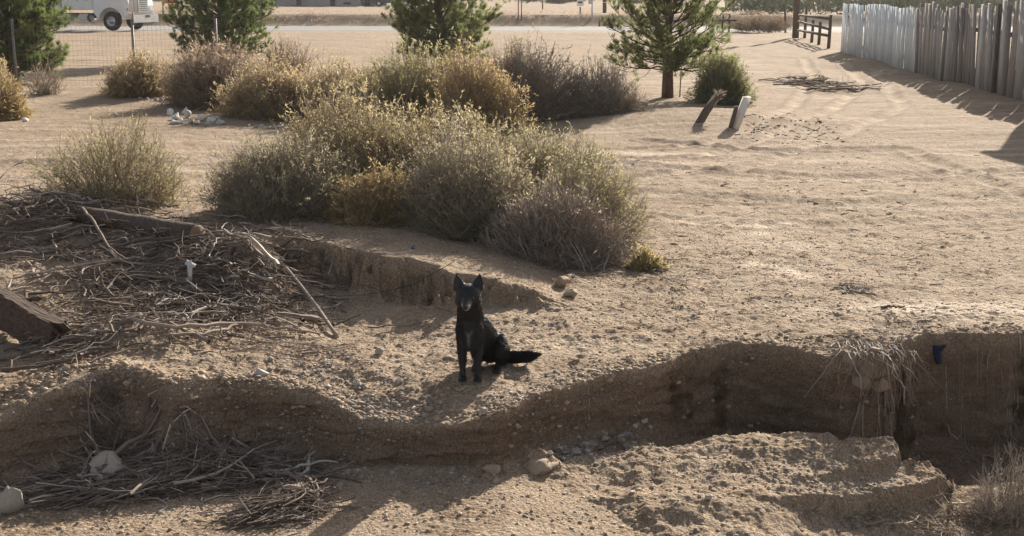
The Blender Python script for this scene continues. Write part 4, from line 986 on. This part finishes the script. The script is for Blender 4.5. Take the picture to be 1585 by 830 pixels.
gravel('gravel', 'greyish gravel washed along the terrace and the foot of the bank', [(540, 585, 70, 14, 3), (420, 590, 60, 14, 2), (570, 632, 45, 9, 3), (960, 675, 55, 16, 4), (890, 700, 30, 12, 2), (800, 618, 35, 8, 1.5), (1340, 800, 70, 12, 2), (1400, 560, 35, 14, 1.5), (560, 720, 50, 15, 1.5), (650, 640, 30, 8, 1), (350, 745, 80, 10, 1), (130, 610, 60, 14, 1.5), (690, 745, 60, 8, 1)], 4200, .005, .021, M_GREYGRAV, 2)
lipz = []
for q in range(-20, 1600, 22):
    a_, b_2 = (q - 792.5) / F, 0
    yl = float(np.interp(a_ / .995, LIP1[:, 0], LIP1[:, 1])); zl = float(np.interp(a_ / .995, LIP1[:, 0], LIP1[:, 2]))
    tt = math.atan2(CAM_H - zl, yl) - PITCH; lipz.append((q, 415 + F * math.tan(tt) - 5, 14, 5, 1))
gravel('gravel', 'crumbled clods of dirt lining the broken lip of the gully', lipz, 3200, .006, .034, M_CLOD, 9)
gravel('field_grit', 'scattered bits of stone over the open sandy ground', [(1250, 300, 260, 60, 3), (1350, 200, 150, 40, 1), (180, 250, 150, 30, 1), (1150, 400, 260, 40, 5)], 9000, .003, .012, M_CLOD, 3)
def stone(name, label, px, py, wpx, hpx, mat, seed, group=None, cat='stone', dp=.8, sink=.25, tint=.7, rz=None):
    x, y, z = G(px, py); k = y / F; w = wpx * k / 2 * 1.2; h = hpx * k / 2 * 1.15
    V = stone_mesh(seed, (w, w * dp, h), rough=.32 if mat is M_CLOD else (.26 if mat is M_BEIGE else .15)); b = Bag(); b.add(V, IF2, tint); o = b.build(name, mat, None, True, (x, y + w * dp * .5, z + h * (1 - sink * 2)), seed * 1.3 if rz is None else rz)
    me = o.data
    set_props(o, label, cat, group); return o
M_WHITEROCK = tint_mat('white_rubble', [(0, (.36, .33, .31)), (.5, (.52, .50, .47)), (1, (.72, .71, .69))]); M_BEIGE = tint_mat('beige_rock', [(0, (.27, .23, .19)), (1, (.42, .37, .31))])
M_BLUEGREY = tint_mat('blue_grey_rock', [(0, (.13, .14, .155)), (1, (.20, .215, .24))])
stone('boulder', 'beige squarish boulder cut by the left frame edge', 10, 797, 52, 62, M_BEIGE, 3, tint=.85, dp=.7, rz=.15)
stone('rock', 'rounded pale rock lying on the root drift in the gully', 168, 752, 66, 40, M_BEIGE, 4, tint=.75, cat='rock', rz=.2, sink=-.15)
stone('rock', 'pale stone embedded in the bank lip right below the dog', 750, 645, 12, 14, M_BEIGE, 5, cat='rock', tint=.9, sink=.1)
stone('clod', 'big broken dirt clod on the near gully edge below the dog', 836, 733, 66, 26, M_CLOD, 6, cat='clod', tint=.6)
stone('clod', 'rough dirt clod left of the big broken one on the near edge', 760, 735, 36, 18, M_CLOD, 7, cat='clod', tint=.5)
stone('clod', 'larger dirt clod right of the cut bank behind the dog', 870, 445, 26, 18, M_CLOD, 8, cat='clod', tint=.5); stone('clod', 'smaller dirt clod just below the larger one, right of the cut bank', 886, 460, 24, 14, M_CLOD, 9, cat='clod', tint=.5)
stone('rock', 'dark small rock on the sand right of the yellowish tuft', 1031, 412, 12, 11, M_BLUEGREY, 11, cat='rock', tint=0); stone('rock', 'tiny dark rock below the dark rock near the yellowish tuft', 1019, 421, 9, 6, M_BLUEGREY, 12, cat='rock', tint=0)
stone('rock', 'small dark rock on the lit ground above the cut bank', 640, 386, 9, 9, M_BLUEGREY, 13, cat='rock', tint=0); stone('rock', 'pale rock at the shaded foot of the left thicket bush', 402, 335, 13, 10, M_BEIGE, 14, cat='rock', tint=.7)
stone('rock', 'grey stone on the gravel terrace left of the dog', 402, 584, 24, 15, M_WHITEROCK, 15, cat='rock', tint=.3); stone('rock', 'pale stone on the slope between brush pile and dog', 586, 550, 18, 13, M_BEIGE, 16, cat='rock', tint=.8)
stone('rock', 'small bright stone in the near dirt right of centre', 1096, 775, 14, 12, M_BEIGE, 17, cat='rock', tint=1.0)
r3 = random.Random(5)
for k in range(13):
    px, py = [(262, 176), (272, 183), (280, 188), (289, 180), (268, 190), (305, 190), (313, 184), (322, 192), (334, 184), (340, 190), (296, 190), (328, 187), (286, 174)][k]
    stone('rubble_chunk', 'white chunk in the rubble heap at the foot of the brown bush', px, py + 3, r3.uniform(10, 17), r3.uniform(8, 14), M_WHITEROCK, 30 + k, 'white rubble at the foot of the bushes', 'rubble', tint=r3.uniform(.3, 1))
for k, (px, py) in enumerate(((207, 151), (216, 154), (228, 155), (240, 157), (248, 158), (198, 146))):
    stone('rubble_chunk', 'pale chunk in the short row below the tan olive bush', px, py, r3.uniform(7, 11), r3.uniform(5, 7), M_WHITEROCK, 50 + k, 'pale chunks below the tan olive bush', 'rubble', tint=r3.uniform(0, .7))
for k, (px, py) in enumerate(((385, 197), (395, 199), (405, 197), (418, 199), (432, 198))):
    stone('rubble_chunk', 'whitish bit of rubble below the tan rounded bush', px, py, r3.uniform(5, 9), r3.uniform(4, 6), M_WHITEROCK, 60 + k, 'whitish bits below the tan rounded bush', 'rubble', tint=r3.uniform(0, .8))
stone('rubble_chunk', 'white chunk alone on the sand beside the orange tan bush', 38, 188, 14, 7, M_WHITEROCK, 70, cat='rubble', tint=.9)
for k in range(34):
    px = r3.choice([r3.gauss(970, 40), r3.gauss(970, 40), r3.gauss(900, 25)]); py = 700 - (px - 880) * .28 + r3.gauss(0, 7)
    stone('stone', 'grey stone in the loose heap at the foot of the bank, right of the dog', px, py, r3.uniform(9, 20), r3.uniform(7, 13), M_GREYGRAV, 80 + k, 'stones at the foot of the bank', 'stone', tint=r3.uniform(0, .8))
for k in range(30):
    px = r3.gauss(500, 75); py = r3.gauss(590, 22)
    stone('stone', 'small stone on the gravel terrace between brush pile and dog', px, py, r3.uniform(6, 12), r3.uniform(5, 8), M_GREYGRAV, 120 + k, 'stones on the gravel terrace', 'stone', tint=r3.uniform(.3, 1))

# ------------------------------------------------------------ brush, roots, logs
M_ROOT = leafy('root_bark', [(0, (.12, .09, .072)), (.5, (.21, .165, .135)), (.85, (.33, .27, .23)), (1, (.52, .46, .41))], .02)
def tangle(name, label, parts, seed, mat=M_ROOT, cat='brush pile', floor=False):
    """parts: (px, py, spread x px, spread y px, count, angle deg, angle spread, length m, pile height m, radius)"""
    rng = np.random.RandomState(seed); B = Bag(); org = None
    for (px, py, sx, sy, n, ang, asp, ln, hh, rad) in parts:
        x0, y0, z0 = G(px, py); k = y0 / F
        if org is None: org = np.array([x0, y0, z0])
        dy = sy * k * (y0 / max(CAM_H - z0, .5))
        cx = x0 + rng.normal(size=n) * sx * k; cy = y0 + rng.normal(size=n) * dy
        if floor:
            yl = np.interp(cx / cy, LIP1[:, 0], LIP1[:, 1]) - .30; cy = np.where(cy > yl, yl - np.abs(rng.normal(size=n)) * .08, cy)
        a = R(ang) + rng.normal(size=n) * R(asp); L_ = ln * rng.uniform(.35, 1.5, n); K = 8
        th = a[:, None] + np.cumsum(rng.normal(size=(n, K)) * (.10 + .40 * (rng.uniform(size=(n, K)) < .35)), 1) + (rng.normal(size=n) * .12)[:, None] * np.arange(K)
        st = (L_ / (K - 1))[:, None]
        X = np.cumsum(np.cos(th) * st, 1); Y = np.cumsum(np.sin(th) * st, 1) * .8
        X = X - X.mean(1, keepdims=True) + cx[:, None]; Y = Y - Y.mean(1, keepdims=True) + cy[:, None]
        Zt = terrain(X, Y)
        zg = Zt.mean(1, keepdims=True) * .6 + Zt * .4
        fall = np.exp(-(((cx - x0) / (sx * k * 1.3)) ** 2 + ((cy - y0) / (dy * 1.3 + .01)) ** 2))
        hz = (rng.uniform(0, 1, n) ** 1.3 * hh * (.35 + .65 * fall))[:, None] + np.cumsum(rng.normal(size=(n, K)) * .05, 1) * L_[:, None] * .45 + rad
        Z_ = np.maximum(zg + hz, Zt + rad * .5)
        rr = rad * np.exp(rng.normal(size=(n, 1)) * .5 - .1) * np.linspace(1.1, .35, K)[None]
        tubes(B, np.stack([X, Y, Z_], -1) - org, rr, 4, rng.uniform(0, 1, n) ** 1.4)
        # side twigs
        m_ = n * 2; q = rng.randint(0, n, m_); j = rng.randint(1, K - 1, m_)
        p0 = np.stack([X[q, j], Y[q, j], Z_[q, j]], -1); d = unit(rng.normal(size=(m_, 3)) + np.c_[np.cos(th[q, j]), np.sin(th[q, j]), np.full(m_, .3)])
        l2 = (L_[q] * rng.uniform(.08, .3, m_))[:, None]; p1 = p0 + d * l2 * .5 + rng.normal(size=(m_, 3)) * .01; p2 = p0 + d * l2 + rng.normal(size=(m_, 3)) * .02
        tubes(B, np.stack([p0, p1, p2], 1) - org, (rad * rng.uniform(.25, .6, (m_, 1))) * np.array([[1, .8, .4]]), 3, rng.uniform(0, 1, m_))
    o = B.build(name, mat, None, False, tuple(org)); set_props(o, label, cat)
    if name == 'root_hairs': o['kind'] = 'stuff'
    return o
tangle('straws', 'fine pale straws and twig bits strewn over the open sand', [(1250, 290, 230, 40, 260, 0, 60, .10, .004, .0035), (1150, 400, 240, 34, 420, 0, 60, .07, .004, .0025), (1420, 380, 120, 60, 150, 0, 40, .10, .004, .003)], 20, M_TWIG, cat='straw')
tangle('brush_pile', 'heap of grey roots and dead branches at the left edge, over the dark log', [(60, 335, 75, 14, 240, 170, 40, .55, .26, .006), (20, 370, 60, 18, 150, 160, 50, .45, .28, .007), (160, 355, 60, 14, 120, 150, 35, .5, .16, .006), (110, 315, 60, 8, 60, 170, 30, .5, .18, .004)], 1)
tangle('brush_pile', 'broad tangle of broken roots spread down the slope left of the cut bank', [(330, 430, 75, 28, 430, 150, 40, .42, .14, .006), (410, 455, 50, 28, 260, 140, 35, .38, .12, .005), (260, 480, 60, 22, 260, 25, 35, .4, .12, .006), (150, 450, 70, 28, 150, 160, 45, .42, .12, .006), (230, 400, 80, 20, 160, 165, 30, .5, .14, .007), (130, 520, 60, 20, 140, 35, 25, .4, .08, .005), (320, 440, 90, 30, 500, 150, 70, .16, .14, .003), (240, 470, 90, 26, 260, 90, 80, .14, .08, .003), (440, 545, 60, 16, 120, 10, 60, .22, .04, .003)], 2)
tangle('brush_pile', 'long matted drift of dead roots along the floor of the gully, lower left', [(225, 752, 75, 9, 360, 14, 12, .5, .07, .006), (330, 735, 70, 6, 260, 5, 12, .5, .05, .006), (140, 765, 45, 12, 200, 20, 20, .35, .09, .005), (430, 735, 35, 12, 130, -20, 25, .35, .05, .006), (280, 722, 80, 6, 70, 3, 12, .6, .06, .007)], 3, floor=True)
tangle('straw_bundle', 'frayed fan of straw and bark strips in the foreground, left of centre', [(440, 790, 28, 10, 260, 28, 12, .34, .07, .004), (480, 770, 14, 10, 60, 80, 25, .16, .10, .007), (400, 805, 24, 6, 120, 20, 15, .22, .03, .003)], 4, cat='straw')
tangle('root_tuft', 'small dark root tuft on the shaded gully wall, left', [(152, 660, 16, 10, 70, -25, 30, .18, .05, .004), (180, 668, 14, 6, 30, -20, 20, .16, .03, .003)], 5, cat='roots')
tangle('root_tuft', 'fainter thin root tuft right of the dark one on the gully wall', [(225, 662, 14, 5, 30, -15, 20, .16, .03, .003)], 6, cat='roots')
tangle('dead_branch', 'flat dead branch lying on the sand before the fence shadow', [(1250, 132, 18, 2.5, 70, 10, 30, .8, .18, .012), (1300, 137, 26, 2, 60, 5, 30, .7, .16, .010)], 7, cat='branch')
tangle('litter', 'little heap of grey twigs and litter on the open ground above the gully', [(1320, 450, 12, 3, 40, 10, 60, .14, .02, .005)], 8, M_TWIGGREY, cat='litter')
tangle('dry_twigs', 'loose dry twigs and bark chips under the right end of the thicket', [(960, 410, 60, 14, 220, 0, 90, .14, .012, .003), (840, 390, 70, 12, 160, 0, 90, .15, .02, .003), (1050, 440, 60, 18, 120, 0, 90, .09, .006, .0025)], 9, M_TWIG, cat='twigs')
tangle('dry_grass', 'thin dry stalks over the stony dirt in the lower right corner', [(1530, 800, 45, 14, 220, 75, 35, .22, .10, .0022), (1420, 815, 60, 8, 90, 10, 60, .2, .03, .003)], 10, M_TWIG, cat='dry grass')
tangle('ruts_litter', 'dark plant crumbs pressed into the rutted ground right of the posts', [(1200, 205, 40, 8, 110, 0, 60, .07, .006, .007), (1255, 190, 20, 8, 40, 60, 40, .08, .006, .007)], 11, M_ROOT, cat='litter')
# roots hanging over the lip on the right
x0, y0, z0 = G(1345, 562)
t = thing('root_clump', 'clump of hanging pale roots and clods on the lip of the deep gully, right', 'roots', (x0, y0, z0))
rng = np.random.RandomState(8); n = 95; K = 7
bx = rng.uniform(-.20, .26, n); by = rng.uniform(-.12, .22, n); s = np.linspace(0, 1, K)
L_ = rng.uniform(.08, .34, n) * np.where(bx > 0, 1.15, .75)
sideways = rng.normal(size=n) * .13 + .08 * (bx > .05)
X = bx[:, None] + sideways[:, None] * s ** 1.3 + np.cumsum(rng.normal(size=(n, K)) * .012, 1)
Y = by[:, None] - (.10 + .18 * rng.uniform(0, 1, n))[:, None] * np.sqrt(s) + rng.normal(size=(n, K)) * .010
Zz = .05 + .04 * rng.uniform(0, 1, n)[:, None] * np.sin(s * 3) - L_[:, None] * s ** 1.6 * 1.1 - .02 * s
b = Bag(); tubes(b, np.stack([X, Y, Zz], -1), rng.uniform(.0016, .0055, (n, 1)) * np.linspace(1.2, .4, K)[None], 3, rng.uniform(.3, 1, n)); b.build('hanging_roots', M_ROOT, t)
for k, (qx, qy, qz, s_) in enumerate(((.02, -.03, -.04, .12), (-.10, -.0, -.03, .09), (.12, .0, -.04, .10), (-.04, -.06, -.14, .08), (.07, -.05, -.17, .07), (.20, .06, -.01, .07), (-.18, .04, -.01, .06), (.02, -.02, .04, .05))):
    b = Bag(); b.add(stone_mesh(200 + k, (s_, s_ * .7, s_ * .85)) + [qx, qy, qz], IF2, .4 + .1 * (k % 3)); b.build('clod', M_CLOD, t, True)
tangle('lip_litter', 'bleached sticks and chips scattered on the lip above the hanging roots', [(1350, 545, 40, 12, 120, 20, 60, .14, .02, .004), (1400, 505, 40, 8, 50, 20, 60, .10, .01, .003)], 12, M_TWIGGREY, cat='twigs')
tangle('twig_tuft', 'small pale twig tuft on the right gully wall at the frame edge', [(1572, 552, 10, 6, 50, 90, 40, .16, .03, .0025)], 13, M_TWIG, cat='twigs')

tangle('root_hairs', 'fine roots poking from the bank midway between dog and hanging root clump', [(1120, 556, 50, 6, 46, 90, 40, .12, .02, .0018)], 31, M_TWIGGREY, cat='roots')
tangle('root_hairs', 'fine roots poking from the bank right of the blue rag', [(1505, 535, 40, 6, 40, 90, 40, .14, .02, .002)], 32, M_TWIGGREY, cat='roots')
tangle('root_hairs', 'fine roots poking from the bank just right of the dog tail', [(900, 606, 40, 6, 30, 90, 40, .10, .02, .0018)], 33, M_TWIGGREY, cat='roots')
def branch(name, label, pts, r0, r1, mat, lift=.03, cat='branch', sides=7, tint=.8, jit=.006, cap=None, seed=0):
    q = []
    for px, py, l in pts:
        x, y, z = G(px, py); q.append((x, y, z + l))
    q = np.array(q); t_ = np.linspace(0, len(q) - 1, 16); rng = np.random.RandomState(seed)
    pth = np.stack([np.interp(t_, range(len(q)), q[:, i]) for i in range(3)], -1)
    for _ in range(2): pth[1:-1] = (pth[:-2] + pth[1:-1] * 2 + pth[2:]) / 4
    pth[1:-1] += rng.normal(size=(14, 3)) * jit; org = pth[0].copy()
    b = Bag(); tubes(b, (pth - org)[None], (np.linspace(r0, r1, 16) * (1 + rng.normal(size=16) * .06))[None], sides, [tint])
    o = b.build(name, mat, None, True, tuple(org)); set_props(o, label, cat); return o
branch('branch', 'long pale branch curving down the right side of the root tangle', [(285, 372, .04), (360, 382, .06), (425, 412, .08), (470, 455, .06), (522, 526, .02)], .012, .014, M_ROOT, seed=1)
branch('branch', 'straight pale branch lying at the lower edge of the root tangle', [(205, 512, .08), (290, 526, .07), (370, 512, .07), (430, 518, .05), (496, 524, .03)], .014, .008, M_ROOT, seed=2)
branch('branch', 'forked lower limb under the straight pale branch', [(255, 530, .05), (320, 528, .05), (375, 514, .06)], .013, .010, M_ROOT, seed=3, tint=.7)
branch('branch', 'thin bowed branch with a pale hooked tip at the far left', [(12, 458, .05), (18, 444, .07), (60, 436, .07), (130, 425, .08), (225, 416, .10)], .009, .007, M_ROOT, seed=4, tint=.9)
branch('branch', 'slender arching stem rising over the left brush heap', [(0, 300, .15), (40, 290, .32), (80, 312, .30), (130, 300, .28), (170, 335, .10)], .006, .004, M_ROOT, seed=5, tint=.5)
branch('branch', 'bent root dropping in front of the dark log', [(130, 350, .16), (150, 370, .12), (170, 400, .06), (205, 425, .05)], .014, .008, M_ROOT, seed=6, tint=.6)
branch('branch', 'twisted limb on top of the gully root drift', [(232, 742, .08), (300, 738, .08), (350, 742, .06), (390, 754, .03)], .010, .008, M_ROOT, seed=7, tint=.6)
branch('branch', 'stubby root ending beside the straw fan', [(400, 745, .05), (450, 748, .05), (490, 764, .03)], .016, .014, M_ROOT, seed=8, tint=.5)
branch('branch', 'curved twig looping over the rounded pale rock', [(130, 742, .08), (150, 735, .14), (175, 738, .13), (195, 745, .06)], .005, .004, M_ROOT, seed=9, tint=.8)
branch('root', 'thin root dangling out of the shaded gully wall', [(335, 640, .02), (370, 648, .02), (430, 648, .02)], .004, .003, M_ROOT, seed=10, tint=.2, cat='root')
M_LOG = simple('old_log', (.13, .098, .075), (.065, .05, .04), 6, .95, .015, stretch=(6, 1.2, 6)); M_RUSTY = simple('red_brown_beam', (.15, .10, .075), (.05, .034, .027), 5, .9, .012, stretch=(1.5, 9, 9))
M_ENDGRAIN = simple('end_grain', (.26, .19, .13), (.15, .11, .075), 20, .9)
def log(name, label, a, b_, rad, mat, sides=14):
    A = np.array(a); Bv = np.array(b_); t = thing(name, label, 'log', tuple(A)); n = 14
    s = np.linspace(0, 1, n)[:, None]; pth = (Bv - A) * s; r_ = rad * (1 + .06 * np.sin(np.arange(n) * 1.7)); bg_ = Bag(); tubes(bg_, pth[None], r_[None], sides); bg_.build('trunk', mat, t, True)
    d = unit((Bv - A)[None])[0]; e = Bag(); tubes(e, [[Bv - A + d * .001, Bv - A + d * .025]], [[rad * 1.0, rad * .86]], sides); e.build('cut_end', M_ENDGRAIN, t)
x1, y1, z1 = G(150, 342); x2, y2, z2 = G(306, 375)
log('fallen_log', 'dark fallen log with a pale cut end emerging from the left brush heap', (x1 - .3, y1 + .1, z1 + .06), (x2, y2, z2 + .06), .078, M_LOG)
x1, y1, z1 = G(-60, 490); x2, y2, z2 = G(92, 532)
A = Vector((x1 - .2, y1 + .1, z1 + .30)); Bv = Vector((x2, y2, z2 + .02)); t = thing('timber_beam', 'thick red brown timber sloping down out of the left frame edge', 'beam', tuple(A)); d = Bv - A
bm = bmesh.new(); bmesh.ops.create_cube(bm, size=1)
for v_ in bm.verts: v_.co = (v_.co.x * d.length, v_.co.y * .12, v_.co.z * .26)
bmesh.ops.subdivide_edges(bm, edges=bm.edges[:], cuts=30, use_grid_fill=True)
for v_ in bm.verts:
    a_ = np.array([v_.co.x * 3]); g1 = float(fbm(a_, np.array([v_.co.z * 26 + v_.co.y * 30]), 41, 3)[0]); e_ = abs(v_.co.y) / .06 * abs(v_.co.z) / .13
    ch = max(0, float(fbm(a_ * 5, np.array([v_.co.z * 9 + 3.]), 44, 3)[0]) + .15) * (e_ > .8)
    v_.co.y *= 1 - .10 * abs(g1) - .25 * ch; v_.co.z *= 1 - .04 * abs(g1) - .12 * ch
    v_.co.x += .05 * g1 * (v_.co.x > d.length / 2 - .02)
rot = d.to_track_quat('X', 'Z').to_matrix()
for v_ in bm.verts: v_.co = rot @ (v_.co + Vector((d.length / 2, 0, 0)) + Vector((0, .006 * math.sin(v_.co.x * 9), .006 * math.sin(v_.co.x * 7))))
me = bpy.data.meshes.new('beam'); bm.to_mesh(me); bm.free(); me.materials.append(M_RUSTY); link('beam', me, t)
b = Bag(); tubes(b, [[rot @ Vector((d.length * .6, -.065, .06)), rot @ Vector((d.length * .6, -.085, .06))]], [[.012, .014]], 8); b.build('bolt', M_RUSTY, t)
# white scrap in the root tangle, blue rag, wire strands
x, y, z = G(292, 455); M_PLASTIC = simple('white_plastic', (.62, .62, .60), (.5, .5, .48), 20, .5)
t = thing('plastic_scrap', 'upright torn white plastic strip caught in the root tangle', 'scrap', (x, y, z + .03)); b = Bag()
V = []; 
for k in range(9):
    f = k / 8; V += [[-.022 + .012 * math.sin(f * 3) + .02 * f, .01 * math.sin(f * 5), f * .22], [.018 + .012 * math.sin(f * 3) + .015 * f, .012 * math.cos(f * 6) - .01, f * .22 + .01]]
i = np.arange(8) * 2; b.add(V, np.c_[i, i + 1, i + 3, i + 2]); o = b.build('strip', M_PLASTIC, t); o.modifiers.new('s', 'SOLIDIFY').thickness = .004
b = Bag(); b.add([[-.02, 0, .20], [.06, -.03, .18], [.07, .0, .20], [.0, .01, .235]], [[0, 1, 2, 3]]); o = b.build('flap', M_PLASTIC, t); o.modifiers.new('s', 'SOLIDIFY').thickness = .004
x, y, z = G(1450, 566); M_BLUE = simple('blue_cloth', (.03, .042, .085), (.018, .025, .05), 14, .9)
b = Bag(); g = np.linspace(0, 1, 10); A_, B_ = np.meshgrid(g, g, indexing='ij'); XX_ = (A_ - .5) * .10 * (1 - .5 * B_) + .02 * B_ * np.sin(A_ * 5); ZZ_ = -B_ * (.08 + .05 * np.sin(A_ * 4 + 1)); YY_ = -.03 + .015 * np.sin(A_ * 9 + B_ * 3) - .02 * B_; idx = np.arange(100).reshape(10, 10)
b.add(np.stack([XX_, YY_, ZZ_ + .07], -1), np.stack([idx[:-1, :-1], idx[1:, :-1], idx[1:, 1:], idx[:-1, 1:]], -1).reshape(-1, 4)); o = b.build('blue_rag', M_BLUE, None, True, (x, y, z)); o.modifiers.new('s', 'SOLIDIFY').thickness = .004; set_props(o, 'crumpled blue rag half buried in the deep gully wall', 'rag')
for k, (lab, pts) in enumerate((('upper thin wire strand crossing the shaded hollow behind the dog', [(512, 440, .10), (560, 452, .06), (620, 470, .05), (700, 490, .03)]), ('lower sagging wire strand in the shaded hollow, nearer the tangle', [(505, 470, .06), (560, 468, .05), (640, 462, .10), (700, 440, .14)]))):
    branch('wire_strand', lab, pts, .0028, .0028, M_DARKWOOD, cat='wire', sides=4, jit=.003, seed=20 + k)
branch('stick', 'short dark stick on the sand above the right gully', [(1365, 478, .01), (1400, 476, .01)], .010, .006, M_DARKWOOD, cat='stick', seed=30)
